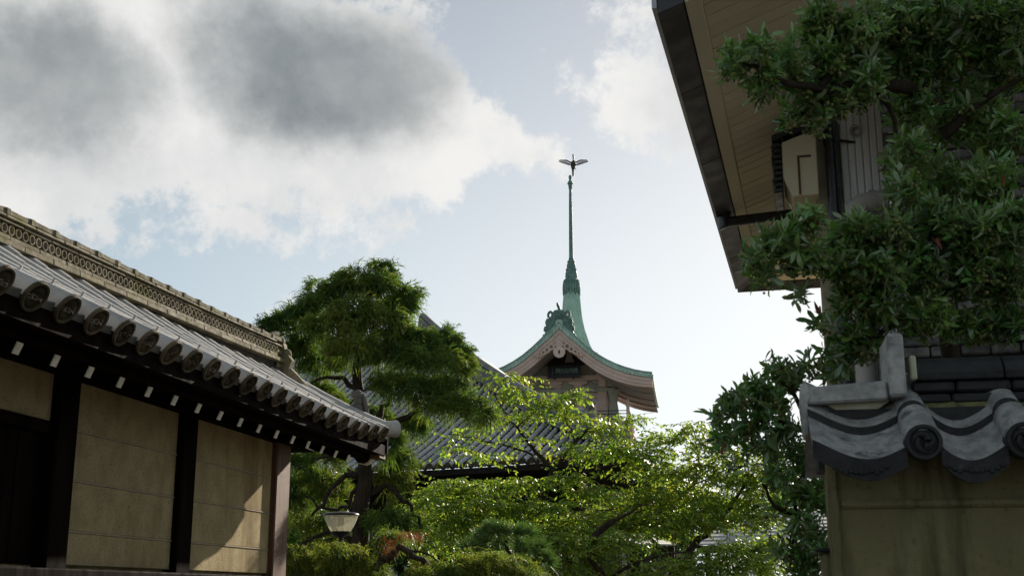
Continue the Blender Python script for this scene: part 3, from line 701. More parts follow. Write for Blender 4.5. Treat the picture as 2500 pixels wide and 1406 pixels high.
# walls: a south wall under the eave with a corner pilaster
VW = -3.0; nW = hv
def hp(px_, py_, v): 
    p = atP(px_, py_, H(0, v, 0), hv); r_ = p - Vector((HE.x, HE.y, 0)); return r_.dot(hu), p.z
u0 = .60
wl = MB(); q = []
wl.add([H(u0 + .02, VW, 0), H(4.2, VW, 0), H(4.2, VW, EZ_ + 1.55), H(u0 + .02, VW, EZ_ + .2)], [(0, 1, 2, 3)])
wl.add([H(u0 + .02, VW + .02, 0), H(u0 + .02, -.6, 0), H(u0 + .02, -.6, EZ_ + .22), H(u0 + .02, VW + .02, EZ_ + .22)], [(0, 1, 2, 3)]); wl.add([H(u0 + .02, -.6, 0), H(4.2, -.6, 0), H(4.2, -.6, EZ_ + .22), H(u0 + .02, -.6, EZ_ + .22)], [(0, 1, 2, 3)])
part('wall', wl, house, 'cream')
pil = MB(); pil.hexa([H(u0, VW - .03, 0), H(.700, VW - .03, 0), H(.700, VW + .1, 0), H(u0, VW + .1, 0), H(u0, VW - .03, EZ_ + .21), H(.700, VW - .03, EZ_ + .21), H(.700, VW + .1, EZ_ + .20), H(u0, VW + .1, EZ_ + .20)])
pl = part('pilaster', pil, house, 'cream', bevel=.008)
_, zj = hp(2000, 556, VW); b = MB(); b.hexa([H(u0 - .004, VW - .033, zj), H(.702, VW - .033, zj), H(.702, VW + .1, zj), H(u0 - .004, VW + .1, zj), H(u0 - .004, VW - .033, zj + .006), H(.702, VW - .033, zj + .006), H(.702, VW + .1, zj + .006), H(u0 - .004, VW + .1, zj + .006)]); part('pilaster_joint', b, pl, 'mortar')
# small tiled box beside the pilaster
ua, za = hp(1908, 352, VW - .1); ub, zb = hp(1990, 318, VW - .1); _, zc = hp(1940, 482, VW - .1); ua2, _ = hp(1935, 482, VW - .1)
bx = MB(); poly = [(ua, za), (ub, zb), (ub, zc), (ua2, zc), (ua, zc + .10)]
bx.prism(poly, H(0, VW - .12, 0), hu, (0, 0, 1), hv * .34); bo = part('gable_box', bx, house, 'soffit', bevel=.004)
b = MB(); ui, zi = hp(1946, 386, VW - .12); uj, zk = hp(1986, 473, VW - .12)
for (p, q) in (((ui, zk), (ui + .012, zi)), ((ui, zi), (uj, zi + .012))):
    b.hexa([H(p[0], VW - .124, p[1]), H(q[0], VW - .124, p[1]), H(q[0], VW - .11, p[1]), H(p[0], VW - .11, p[1]), H(p[0], VW - .124, q[1]), H(q[0], VW - .124, q[1]), H(q[0], VW - .11, q[1]), H(p[0], VW - .11, q[1])])
part('panel_moulding', b, bo, 'wood_post')
for i in range(9):
    z0 = zc + .02 + (za - zc - .02) * i / 9; z1 = z0 + (za - zc) / 9 * .92; d_ = random.uniform(-.008, .01)
    b = MB(); b.hexa([H(ua - .055 + d_, VW - .13, z0), H(ua - .006, VW - .13, z0 + .006), H(ua - .006, VW + .2, z0 + .006), H(ua - .055 + d_, VW + .2, z0), H(ua - .045 + d_, VW - .13, z1), H(ua - .006, VW - .13, z1), H(ua - .006, VW + .2, z1), H(ua - .045 + d_, VW + .2, z1)])
    part('verge_tile', b, bo, 'black_pipe', bevel=.006)
for i in range(4):
    t0, t1 = i / 4, (i + .97) / 4; p = (ua - .05 + (ub - ua + .05) * t0, za + .004 + (zb - za) * t0 + .008 * (i % 2)); q = (ua - .05 + (ub - ua + .05) * t1, za + .004 + (zb - za) * t1 + .008 * (i % 2))
    b = MB(); b.hexa([H(p[0], VW - .14, p[1]), H(q[0], VW - .14, q[1]), H(q[0], VW + .2, q[1]), H(p[0], VW + .2, p[1]), H(p[0], VW - .14, p[1] + .035), H(q[0], VW - .14, q[1] + .035), H(q[0], VW + .2, q[1] + .035), H(p[0], VW + .2, p[1] + .035)]); part('verge_tile', b, bo, 'black_pipe', bevel=.004)
# pipes
ud, _ = hp(2038, 500, VW - .09); dp = MB(); dp.tube([H(ud, VW - .09, 0), H(ud, VW - .09, EZ_ + .20)], .034, 14); d1_ = part('downpipe', dp, house, 'black_pipe', smooth=60)
for py_ in (345, 620):
    _, zz = hp(2038, py_, VW - .09); part('pipe_clip', MB().lathe([(.040, -.012), (.040, .012)], H(ud, VW - .09, zz), (0, 0, 1), 14).tube([H(ud + .05, VW - .09, zz), H(ud + .14, VW - .03, zz)], .008, 5), d1_, 'black_pipe')
A_ = H(.055, -2.0, EZ_ - .03); ub_, zb_ = hp(2040, 510, -2.0); B_ = H(ub_, -2.0, zb_)
part('drain_pipe', MB().tube([H(.055, -2.0, EZ_ + .04), H(.055, -2.0, EZ_ - .06), A_ + (B_ - A_) * .05, B_], [.045, .045, .032, .032], 10), house, 'black_pipe', smooth=60)
# white siding and grey pipe
s0, _ = hp(2062, 500, VW - .05); s1, _ = hp(2172, 500, VW - .05); n_ = 6
for i in range(n_):
    a0, a1 = s0 + (s1 - s0) * i / n_, s0 + (s1 - s0) * (i + .93) / n_
    b = MB(); b.hexa([H(a0, VW - .05, 0), H(a1, VW - .05, 0), H(a1, VW - .004, 0), H(a0, VW - .004, 0), H(a0, VW - .05, EZ_ + .3), H(a1, VW - .05, EZ_ + .3), H(a1, VW - .004, EZ_ + .3), H(a0, VW - .004, EZ_ + .3)]); part('siding_board', b, house, 'white_siding', bevel=.006)
gu, gz = hp(2085, 495, VW - .17); g2, _ = hp(2150, 495, VW - .17)
gp_ = MB(); pts = [H(g2 + .3, VW - .17, gz), H(gu + .09, VW - .17, gz), H(gu + .036, VW - .17, gz - .012), H(gu + .009, VW - .17, gz - .045), H(gu, VW - .17, gz - .10), H(gu, VW - .17, 0)]
gp_.tube(pts, [.052, .052, .055, .055, .052, .052], 16); gpo = part('grey_pipe', gp_, house, 'grey_pvc', smooth=60)
for p in (pts[1], pts[4]): part('pipe_collar', MB().lathe([(.058, -.016), (.058, .016)], p, (1, 0, 0) if p is pts[1] else (0, 0, 1), 16), gpo, 'grey_pvc', smooth=40)
vu, vz = hp(2088, 300, VW - .1); part('vent_cap', MB().lathe([(.032, 0), (.032, .09), (.022, .09), (.022, .04), (.001, .04)], H(vu, VW, vz), -hv + Vector((0, 0, -.5)), 12, False), house, 'grey_pvc', smooth=40)
# split-brick wall
VB = -3.6
b0, _ = hp(2168, 500, VB); bw = part('brick_wall', MB().hexa([H(b0 + .01, VB + .012, 0), H(4.2, VB + .012, 0), H(4.2, VB + .2, 0), H(b0 + .01, VB + .2, 0), H(b0 + .01, VB + .012, EZ_ + .42), H(4.2, VB + .012, EZ_ + .42), H(4.2, VB + .2, EZ_ + .42), H(b0 + .01, VB + .2, EZ_ + .42)]), house, 'mortar')
bmesh_ = MB(); bmesh_.box((0, -.02, 0), (.120, .02, .044)); bme = bmesh_.mesh('brick', 'brick', bevel=.007)
hm = Matrix((hu, hv, Vector((0, 0, 1)))).transposed().to_4x4()
_, zb0 = hp(2300, 870, VB); row = 0; z = zb0
while z < 4.6 and row < 42:
    u_ = b0 - (.064 if row % 2 else 0) + .01
    while u_ < b0 + .80:
        mxx = hm.copy(); mxx.translation = H(max(u_, b0), VB + random.uniform(-.012, .008), z); part('brick', bme, bw, mx=mxx @ Matrix.Rotation(random.uniform(-.03, .03), 4, 'Z') @ Matrix.Rotation(random.uniform(-.05, .05), 4, 'X')); u_ += .128
    z += .0515; row += 1
# ================================================================== temple hall with the big tiled hip roof
M['hall_tile'] = mat('hall_roof_tile', (.46, .45, .44), (.36, .35, .34), .6, 3, .8, .2, 30, .25, rand=.12, c3=(.27, .26, .245), s3=1.4, t3=(.55, .75))
M['hall_pan'] = mat('hall_pan_tile', (.36, .35, .34), (.28, .27, .26), .65, 3, .8, .2, 30, .25)
M['hip_tile'] = mat('hip_ridge_tile', (.22, .215, .205), (.15, .145, .14), .75, 3, .8, .2, 30, .1, rand=.12)
M['hall_gap'] = mat('open_tile_end', (.03, .03, .028), (.02, .02, .018), .9)
M['hall_wall'] = mat('hall_dark_timber', (.020, .016, .012), (.012, .009, .007), .8, 2, .7, spec=.1)
HC = atD(1542, 1092, 35.0); hb = R(10); U1 = Vector((math.sin(hb), math.cos(hb), 0)); E1 = Vector((math.cos(hb), -math.sin(hb), 0))
hall = thing('temple_hall', 'large temple hall with sweeping grey tiled hip roof behind the trees', 'temple', (HC.x - 8, HC.y + 6, 0))
DM = 12.5
def hz(d, s): # height over the eave; s = distance from the corner along the eave, d = distance up from the eave
    return .40 * d + .014 * d * d + .32 * math.exp(-s / 2.2) * max(0, 1 - d / 5)
def HP(s, d, up=0.0): return Vector((HC.x, HC.y, HC.z - .35)) - E1 * s + U1 * d + Vector((0, 0, hz(d, s) + up))
def HQ(s, d, up=0.0): return Vector((HC.x, HC.y, HC.z - .35)) + U1 * s - E1 * d + Vector((0, 0, hz(d, s) + up))   # the face round the corner
SM = 20.0
dk = MB(); 
for fn in (HP, HQ):
    Ns, Nd = 26, 12
    for i in range(Ns):
        for j in range(Nd):
            s0, s1 = SM * (i / Ns) ** 1.3, SM * ((i + 1) / Ns) ** 1.3; q = []
            for s_, jj in ((s0, j), (s1, j), (s1, j + 1), (s0, j + 1)):
                dmax = min(s_, DM); q.append(fn(s_, dmax * jj / Nd, -.06))
            dk.add(q, [(0, 1, 2, 3)])
hroof = part('roof', dk, hall, 'hall_pan')
rows = []
RP = .30; nrow = int(15.6 / RP)
disc_h = MB().lathe([(.10, 0), (.10, .05), (.085, .055), (.078, .045), (.001, .045)], (0, 0, 0), (-1, 0, 0), 12, False).mesh('eave_disc', 'tile_disc', 40)
for k in range(1, nrow):
    s = k * RP; dmax = min(s - .15, DM)
    if dmax < .2: continue
    n = max(2, int(dmax / .8)); b = MB(); fr = []
    prof = [(math.cos(a) * .074, math.sin(a) * .086) for a in [math.pi * q / 6 for q in range(7)]]
    for i in range(n + 1):
        d = dmax * i / n; p = HP(s, d); t = (HP(s, d + .05) - HP(s, d - .05)).normalized(); sd = t.cross(Vector((0, 0, 1))).normalized(); fr.append((p, sd, sd.cross(t)))
    b.sweep(prof, fr, closed=True)
    for q in range(int(dmax / .33)):                     # the lap of each cover tile
        d = .33 * (q + 1)
        if d > dmax: break
        p = HP(s, d); t = (HP(s, d + .05) - HP(s, d - .05)).normalized(); sd = t.cross(Vector((0, 0, 1))).normalized(); up = sd.cross(t)
        b.sweep([(x * 1.09, y * 1.09) for x, y in prof], [(p, sd, up), (p + t * .05, sd, up)], closed=False)
    part('tile_row', b, hroof, 'hall_tile', smooth=50)
    if s < 13.5: p = HP(s, 0, .03); part('eave_disc', disc_h, hroof, mx=frame(p - U1 * .02, (HP(s, .1) - HP(s, 0)), (0, 0, 1)))
# pan tiles between the rows: stepped laps
V = []; Fc = []
for k in range(0, nrow):
    sm = (k + .5) * RP; dmax = min(sm, DM); d = 0.0; stp = .205
    while d < dmax:
        ys = np.linspace(-.13, .13, 5)
        for dd, up in ((d - .02, .034), (d + stp, -.03)):
            for y in ys:
                p = HP(max(sm - y, .02), max(dd, -.05), up - .045 + .045 * (abs(y) / .13) ** 2); V.append(p[:])
        b0_ = len(V) - 10
        for q in range(4): Fc.append((b0_ + q, b0_ + q + 1, b0_ + 5 + q + 1, b0_ + 5 + q))
        for y in ys: p = HP(max(sm - y, .02), max(d - .02, -.05), -.085 + .045 * (abs(y) / .13) ** 2); V.append(p[:])
        b1_ = len(V) - 5
        for q in range(4): Fc.append((b0_ + q, b0_ + q + 1, b1_ + q + 1, b1_ + q))
        d += stp
pcm = npmesh('pan_tile_course', V, Fc, 'hall_pan'); pcm.materials.append(M['hall_gap']); pcm.polygons.foreach_set('material_index', np.tile([0, 0, 0, 0, 1, 1, 1, 1], len(Fc) // 8).astype(np.int32)); part('pan_tile_course', pcm, hroof, kind='stuff')
# hip ridge in two stages, stacked courses and a round cap
def hip(d): return HP(d, d)
def hip_ridge(d0, d1, w, h, nc, lift, curl):
    n = 14; fr = []
    for i in range(n + 1):
        t = i / n; d = d0 + (d1 - d0) * t; p = hip(d); a = (hip(d + .1) - hip(d - .1)).normalized(); sd = a.cross(Vector((0, 0, 1))).normalized()
        fr.append((p + Vector((0, 0, curl * max(0, 1 - (d - d0) / 2.0) ** 2 + lift)), sd, Vector((0, 0, 1))))
    root = None
    for c in range(nc):
        za, zb = h * c / nc, h * (c + .78) / nc; ww = w * (1 - .12 * c / nc)
        o = part('hip_course', MB().sweep([(-ww, za), (ww, za), (ww, zb), (-ww, zb)], fr), hroof, 'hip_tile')
    part('hip_core', MB().sweep([(-w * .8, -.3), (w * .8, -.3), (w * .8, h), (-w * .8, h)], fr), hroof, 'hall_wall')
    part('hip_cap', MB().sweep([(math.cos(a) * w * .62, h + math.sin(a) * w * .62) for a in [math.pi * q / 8 for q in range(9)]], fr), hroof, 'hip_tile', smooth=50)
    p, sd, up = fr[0]; out = (hip(d0) - hip(d0 + 1)); out.z = 0; out.normalize()
    og = MB(); og.prism([(-w * 1.0, -.15), (w * 1.0, -.15), (w * 1.2, .05), (w * .95, h * .8), (w * .5, h + w * .7), (-w * .5, h + w * .7), (-w * .95, h * .8), (-w * 1.2, .05)], p, sd, up, out * .16)
    part('hip_end_tile', og, hroof, 'hip_tile')
    q = p + Vector((0, 0, h + w * .55)); part('hip_horn', MB().tube([q - out * .4 + Vector((0, 0, -.05)), q, q + out * .3 + Vector((0, 0, .10)), q + out * .5 + Vector((0, 0, .22))], [.06, .065, .075, .08], 12), hroof, 'hip_tile', smooth=50)
hip_ridge(1.9, DM, .24, .60, 6, .03, .12)
hip_ridge(.42, 2.4, .20, .36, 5, .03, .06)
# eaves, dark timber below
ev = MB()
for i in range(20):
    s0, s1 = i, i + 1
    for fn in (HP, HQ):
        ev.add([fn(s0, -.02, -.08), fn(s1, -.02, -.08), fn(s1, -.02, -.26), fn(s0, -.02, -.26)], [(0, 1, 2, 3)])
        ev.add([fn(s0, -.02, -.26), fn(s1, -.02, -.26), fn(s1 + .0, 2.4, -1.2), fn(s0, 2.4, -1.2)], [(0, 1, 2, 3)])
part('eave_timber', ev, hall, 'hall_wall')
hwl = MB(); c_ = Vector((HC.x, HC.y, 0)) - E1 * 2.4 + U1 * 2.4
hwl.hexa([c_, c_ + U1 * 16, c_ - E1 * 18 + U1 * 16, c_ - E1 * 18] + [q + Vector((0, 0, HC.z - .3)) for q in (c_, c_ + U1 * 16, c_ - E1 * 18 + U1 * 16, c_ - E1 * 18)])
part('wall', hwl, hall, 'hall_wall')
M['hall_plaster'] = mat('aged_white_panel', (.38, .36, .33), (.30, .28, .26), .9, 2, .6)
for k in range(7):
    p = c_ - E1 * (.6 + 2.4 * k) - U1 * .10; part('post', MB().lathe([(.17, 0), (.16, HC.z - .3)], p, (0, 0, 1), 12), hall, 'hall_wall', smooth=50)
    if k < 6:
        for q in range(2):
            a_ = p - E1 * (.35 + 1.05 * q) + U1 * .04; part('panel', MB().hexa([a_ + Vector((0, 0, .9)), a_ - E1 * .75 + Vector((0, 0, .9)), a_ - E1 * .75 + U1 * .05 + Vector((0, 0, .9)), a_ + U1 * .05 + Vector((0, 0, .9)), a_ + Vector((0, 0, 2.9)), a_ - E1 * .75 + Vector((0, 0, 2.9)), a_ - E1 * .75 + U1 * .05 + Vector((0, 0, 2.9)), a_ + U1 * .05 + Vector((0, 0, 2.9))]), hall, 'hall_plaster')

# ================================================================== tower with copper gable roof and crane spire
M['copper'] = mat('verdigris_copper', (.42, .59, .50), (.32, .48, .405), .6, 1.2, .8, .15, 8, .3, rand=.10, c3=(.22, .34, .285), s3=.9, t3=(.55, .75))
M['copper_dark'] = mat('dark_patina', (.16, .26, .225), (.095, .17, .145), .6, 2.5, .8, .3, 10, .3)
M['bronze'] = mat('dark_bronze', (.030, .032, .030), (.05, .04, .028), .55, 4, .7)
M['rose'] = mat('rose_concrete', (.66, .515, .44), (.57, .44, .375), .85, 1.0, .6, .2, 10, .2)
M['sage'] = mat('sage_panel', (.42, .43, .345), (.34, .355, .285), .9, 1.2, .6)
M['tower_dark'] = mat('dark_timber', (.05, .042, .04), (.03, .026, .026), .8, 2, .6)  # dark timber colour for rails, pegs, gable boards and pendant hole
M['soffit_grey'] = mat('grey_soffit', (.34, .315, .30), (.26, .24, .23), .8, 1.0, .7, .2, 6)
M['lacquer'] = mat('black_lacquer', (.010, .012, .02), (.007, .008, .012), .4, 3, .5)
M['letter'] = mat('green_lettering', (.26, .46, .38), (.20, .38, .31), .6, 4, .6)
M['letter_w'] = mat('pale_lettering', (.30, .27, .29), (.24, .22, .24), .6, 4, .6)
M['glass_dark'] = mat('dark_glass', (.02, .028, .032), (.015, .02, .024), .15, 2, .5, spec=.6)
M['orange_wood'] = mat('orange_lattice', (.36, .17, .075), (.28, .125, .055), .7, 3, .6)
TA = atD(1365, 787, 95.0); tb = R(-2.7); TV = Vector((math.sin(tb), math.cos(tb), 0)); TU = Vector((math.cos(tb), -math.sin(tb), 0))
def T(x, y, z): return Vector((TA.x, TA.y, 0)) + TU * x + TV * y + Vector((0, 0, z))
tower = thing('tower', 'pink tower with green copper gable roof and tall spire topped by a crane', 'tower', T(0, 7.5, 0))
AZ = TA.z - .40
CV = [(0, 0), (.6, -.62), (1.25, -1.18), (2.05, -1.93), (2.9, -2.62), (3.6, -3.06), (4.3, -3.42), (5.0, -3.70), (5.7, -3.92), (6.4, -4.07), (7.05, -4.16)]
def cv(x):
    ax = abs(x)
    for (a, za), (b, zb) in zip(CV, CV[1:]):
        if ax <= b: return za + (zb - za) * (ax - a) / (b - a)
    return CV[-1][1] + (ax - CV[-1][0]) * -.2
TD = 15.0
def tp(x, y, dz=0): return T(x, y, AZ + cv(x) + dz)
def lift(y): return .30 * (abs(y - TD / 2) / (TD / 2)) ** 3
xs_ = [c[0] for c in CV]
rf = MB()
for sx in (-1, 1):
    for a, b in zip(xs_, xs_[1:]):
        for y0, y1 in zip([0, 2, 4, 7.5, 11, 13], [2, 4, 7.5, 11, 13, 15]):
            rf.add([tp(sx * a, y0, lift(y0)), tp(sx * b, y0, lift(y0)), tp(sx * b, y1, lift(y1)), tp(sx * a, y1, lift(y1))], [(0, 1, 2, 3)])
troof = part('roof', rf, tower, 'copper')
# seams of the copper sheets
for sx in (-1, 1):
    for k in range(1, 24):
        y = k * TD / 24; part('copper_seam', MB().sweep([(-.04, 0), (.04, 0), (.04, .08), (-.04, .08)], [(tp(sx * a, y, lift(y)), TV, Vector((0, 0, 1))) for a in xs_[1:]]), troof, 'copper')
# verge: a rim of copper plates along each gable slope, bargeboard below
for sx in (-1, 1):
    N_ = 26
    for k in range(N_):
        xa, xb_ = 7.05 * k / N_ + (.0 if k else .02), 7.05 * (k + .94) / N_; th = lambda x: .46 - .022 * x
        q = []
        for y in (-.10, .16): q.append([T(sx * xa, y, AZ + .34 + cv(xa) - th(xa) + .06), T(sx * xb_, y, AZ + .34 + cv(xb_) - th(xb_) + .06), T(sx * xb_, y, AZ + .34 + cv(xb_) + .06), T(sx * xa, y, AZ + .34 + cv(xa) + .06)])
        b = MB(); b.add(q[0] + q[1], [(0, 1, 2, 3), (7, 6, 5, 4), (0, 4, 5, 1), (1, 5, 6, 2), (2, 6, 7, 3), (3, 7, 4, 0)]); part('verge_plate', b, troof, 'copper')
    cap = [(T(sx * x, 0, AZ + .42 + cv(x)), TV, Vector((0, 0, 1))) for x in xs_]
    part('verge_cap', MB().sweep([(-.2, 0), (.3, 0), (.3, .07), (-.2, .07)], cap), troof, 'copper')
    for (d0_, d1_, y0, nm) in ((.0, .36, .02, 'bargeboard'), (.36, .74, .08, 'bargeboard'), (.74, 1.02, .14, 'bargeboard')):
        b = MB(); fr = []
        for x in xs_:
            w = 1.0 - .045 * x; zt_ = AZ - .08 + .022 * x + cv(x); fr.append([T(sx * x, y0, zt_ - d0_ * w), T(sx * x, y0 + .3, zt_ - d0_ * w), T(sx * x, y0 + .3, zt_ - d1_ * w * 1.0), T(sx * x, y0, zt_ - d1_ * w)])
        vs = sum(fr, []); n = len(fr); fs = []
        for i in range(n - 1):
            for k in range(4): a = i * 4 + k; c = i * 4 + (k + 1) % 4; fs.append((a, c, c + 4, a + 4))
        fs += [(0, 1, 2, 3), tuple(range((n - 1) * 4, n * 4))]; b.add(vs, fs); part('bargeboard', b, tower, 'rose')
    # eave edge along the side and its soffit
    e_ = MB(); 
    ys_ = [0, 2, 4, 7.5, 11, 13, 15]
    for y0, y1 in zip(ys_, ys_[1:]):
        e_.hexa([T(sx * 6.9, y0, AZ - 4.16 + lift(y0) - .36), T(sx * 7.12, y0, AZ - 4.16 + lift(y0) - .30), T(sx * 7.12, y1, AZ - 4.16 + lift(y1) - .30), T(sx * 6.9, y1, AZ - 4.16 + lift(y1) - .36), T(sx * 6.9, y0, AZ - 4.14 + lift(y0)), T(sx * 7.12, y0, AZ - 4.14 + lift(y0)), T(sx * 7.12, y1, AZ - 4.14 + lift(y1)), T(sx * 6.9, y1, AZ - 4.14 + lift(y1))])
    part('eave_edge', e_, troof, 'copper')
    e_ = MB()
    for y0, y1 in zip(ys_, ys_[1:]):
        e_.hexa([T(sx * 6.5, y0 + .2, AZ - 4.75 + lift(y0)), T(sx * 6.85, y0 + .2, AZ - 4.68 + lift(y0)), T(sx * 6.85, y1 - .2 * (y1 == 15), AZ - 4.68 + lift(y1)), T(sx * 6.5, y1, AZ - 4.75 + lift(y1)), T(sx * 6.5, y0 + .2, AZ - 4.5 + lift(y0)), T(sx * 6.88, y0 + .2, AZ - 4.5 + lift(y0)), T(sx * 6.88, y1, AZ - 4.5 + lift(y1)), T(sx * 6.5, y1, AZ - 4.5 + lift(y1))])
    part('eave_beam', e_, tower, 'soffit_grey')
    sf = MB()
    for (xa, xb_) in zip(xs_, xs_[1:]):
        for y0, y1 in zip(ys_, ys_[1:]):
            f_ = lambda x, y: T(sx * x, max(y, .25), AZ + cv(x) - .62 - .02 * x + lift(y) * (x / 7))
            sf.add([f_(xa, y0), f_(xb_, y0), f_(xb_, y1), f_(xa, y1)], [(0, 1, 2, 3)])
    part('soffit', sf, tower, 'soffit_grey')
    for k in range(1, 5): part('soffit_rib', MB().sweep([(-.06, -.02), (.06, -.02), (.06, .12), (-.06, .12)], [(T(sx * x, k * 3.0, AZ + cv(x) - .72 - .02 * x + lift(k * 3.0) * x / 7), TV, Vector((0, 0, 1))) for x in xs_[3:]]), tower, 'soffit_grey')
# carved pendant under the apex
def zp(px_, py_, D=94.8): return atD(px_, py_, D)
gg = MB(); cx_ = 0.0; cz_ = AZ - 1.68
gg.lathe([(.46, 0), (.46, .12), (.001, .12)], T(cx_, -.02, cz_ - .25), -TV, 20, False); gg.lathe([(.26, .1), (.26, .17), (.18, .17), (.16, .12), (.1, .16), (.001, .16)], T(cx_, -.02, cz_ + .55), -TV, 14, False)
gg.prism([(-.35, .2), (.35, .2), (.22, .75), (-.22, .75)], T(0, -.02, cz_), TU, (0, 0, 1), -TV * .12)
for sx in (-1, 1):
    for i, (x, z, r_) in enumerate([(.62, .15, .22), (.95, -.08, .20), (1.22, -.26, .16), (1.5, -.42, .13), (1.72, -.54, .09)]):
        pts = [T(sx * (x + math.cos(a) * r_), -.08, cz_ + z + math.sin(a) * r_) for a in [q * .6 for q in range(10)]]; gg.tube(pts, [.075] * 8 + [.06, .04], 6)
part('gable_pendant', gg, tower, 'rose', smooth=50)
kh = MB(); kh.ell(T(0, -.16, cz_ - .18), (.06, .03, .08), 8, 6); kh.prism([(-.05, 0), (.05, 0), (.07, -.2), (-.07, -.2)], T(0, -.16, cz_ - .2), TU, (0, 0, 1), TV * .02); part('pendant_hole', kh, tower, 'tower_dark')
# ridge ornament
ro = MB(); zt0 = AZ + .22; OS = .60
ro.prism([(-.46, .25), (.46, .25), (.5, .7), (.46, 1.0), (.32, 1.16), (-.32, 1.16), (-.46, 1.0), (-.5, .7)], T(0, -.1, zt0), TU, (0, 0, 1), TV * .6)
ro.tube([T(.02, .1, zt0 + 1.1), T(.0, .05, zt0 + 1.3), T(-.08, 0, zt0 + 1.55), T(-.12, -.15, zt0 + 1.68)], [.14, .11, .11, .08], 8)
for sx in (-1, 1):
    for (x, z, r_, t_) in [(1.1, .78, .32, .13), (1.35, .2, .3, .14), (1.0, .28, .3, .15), (1.62, -.35, .26, .13), (1.3, -.2, .3, .14), (1.85, -.95, .22, .12), (.8, .1, .25, .14), (1.95, -1.15, .14, .1)]:
        pts = [T(OS * sx * (x + math.cos(a) * r_ * (1 - q * .05)), .02, zt0 + z + math.sin(a) * r_ * (1 - q * .05)) for q, a in enumerate([i * .75 - .6 for i in range(9)])]; ro.tube(pts, [t_ * .85] * 8 + [.05], 6)
    ro.tube([T(OS * sx * .7, .1, zt0 + .3), T(OS * sx * 1.2, .1, zt0 - .25), T(OS * sx * 1.7, .1, zt0 - .85), T(OS * sx * 2.0, .1, zt0 - 1.2)], [.28, .24, .2, .1], 8)
part('ridge_ornament', ro, troof, 'copper_dark', smooth=50)
rm = MB(); 
for a_, b_ in (((-.28, .45), (.28, .95)), ((-.28, .95), (.28, .45)), ((0, .4), (0, 1.0)), ((-.33, .7), (.33, .7))): rm.tube([T(a_[0], -.16, zt0 + a_[1]), T(b_[0], -.16, zt0 + b_[1])], .05, 5)
part('ornament_crest', rm, troof, 'copper_dark')
part('ridge_cap', MB().tube([T(0, -.1, AZ + .35), T(0, 7, AZ + .4), T(0, TD, AZ + .5)], .3, 10), troof, 'copper', smooth=50)
# body
YB = 4.6; BWX = 3.15; 
def zb(py_, y=None): return atP(1380, py_, T(0, YB if y is None else y, 0), TV).z
z_top = zb(905); zE = zb(1100)
body = MB(); body.hexa([T(-BWX, YB, 0), T(BWX, YB, 0), T(BWX, YB + 6, 0), T(-BWX, YB + 6, 0), T(-BWX, YB, AZ - 2.4), T(BWX, YB, AZ - 2.4), T(BWX, YB + 6, AZ - 2.4), T(-BWX, YB + 6, AZ - 2.4)]); part('wall', body, tower, 'rose')
def tb_(name, xa, xb_, pya, pyb, y, th, m, par=None, **k):
    za, zb_ = zb(pyb, y), zb(pya, y); b = MB(); b.hexa([T(xa, y, za), T(xb_, y, za), T(xb_, y + th, za), T(xa, y + th, za), T(xa, y, zb_), T(xb_, y, zb_), T(xb_, y + th, zb_), T(xa, y + th, zb_)]); return part(name, b, par or tower, m, **k)
tb_('tympanum', -2.6, 2.6, 862, 915, YB - .05, .1, 'sage')
tb_('beam', -3.5, 3.5, 917, 929, YB - .45, .5, 'rose'); tb_('frieze', -3.2, 3.2, 931, 948, YB - .06, .1, 'sage'); tb_('beam', -3.3, 3.3, 949, 958, YB - .25, .3, 'sage'); tb_('beam', -3.3, 3.3, 966, 973, YB - .18, .2, 'rose')
for cx2 in (-2.95, -.65, 1.15, 2.9): tb_('corner_post' if abs(cx2) > 2 else 'pier', cx2 - (.35 if abs(cx2) > 2 else .28), cx2 + (.35 if abs(cx2) > 2 else .28), 930, 1110, YB - .22, .4, 'rose')
for x in (-2.9, -1.0, 1.0, 2.9):
    b = MB(); zz = zb(948); b.prism([(-.28, 0), (.28, 0), (.28, .18), (.75, .32), (.75, .52), (-.75, .52), (-.75, .32), (-.28, .18)], T(x, YB - .4, zz), TU, (0, 0, 1), TV * .35); part('bracket_arm', b, tower, 'sage' if abs(x) > 2 else 'rose')
for sx in (-1, 1):  # big brackets carrying the verge beams
    b = MB(); zz = zb(920); b.prism([(-.25, -.9), (.25, -.9), (.3, -.2), (.55, .1), (.55, .7), (-.55, .95), (-.45, .1), (-.3, -.2)], T(sx * 2.95, YB - .6, zz), TU * sx, (0, 0, 1), TV * .5); part('verge_bracket', b, tower, 'rose')
    for j in range(3):
        z2 = zb(935 + 11 * j); b = MB(); b.hexa([T(sx * 2.7, YB - .3, z2), T(sx * (4.5 - .35 * j), YB - .3, z2), T(sx * (4.5 - .35 * j), YB + .3, z2), T(sx * 2.7, YB + .3, z2), T(sx * 2.7, YB - .3, z2 + .2), T(sx * (4.7 - .35 * j), YB - .3, z2 + .2), T(sx * (4.7 - .35 * j), YB + .3, z2 + .2), T(sx * 2.7, YB + .3, z2 + .2)]); part('bracket_arm', b, tower, 'sage')
    b = MB(); b.lathe([(.5, zb(1030)), (.42, zb(1000)), (.34, zb(985)), (.45, zb(965)), (.6, zb(955))], T(sx * 3.75, YB + .2, 0), (0, 0, 1), 8); part('carved_column', b, tower, 'sage')
wx0, wx1 = 1.55, 2.45
win = tb_('window', wx0 - .12, wx1 + .12, 974, 1003, YB - .08, .1, 'rose'); tb_('window_pane', wx0, wx1, 976, 1001, YB - .1, .03, 'glass_dark', win)
for k in range(7): x = wx0 + (wx1 - wx0) * (k + .5) / 7; tb_('window_bar', x - .035, x + .035, 976, 1001, YB - .16, .05, 'copper_dark', win)
lat = tb_('lattice_door', -.3, .85, 976, 1003, YB - .1, .06, 'glass_dark')
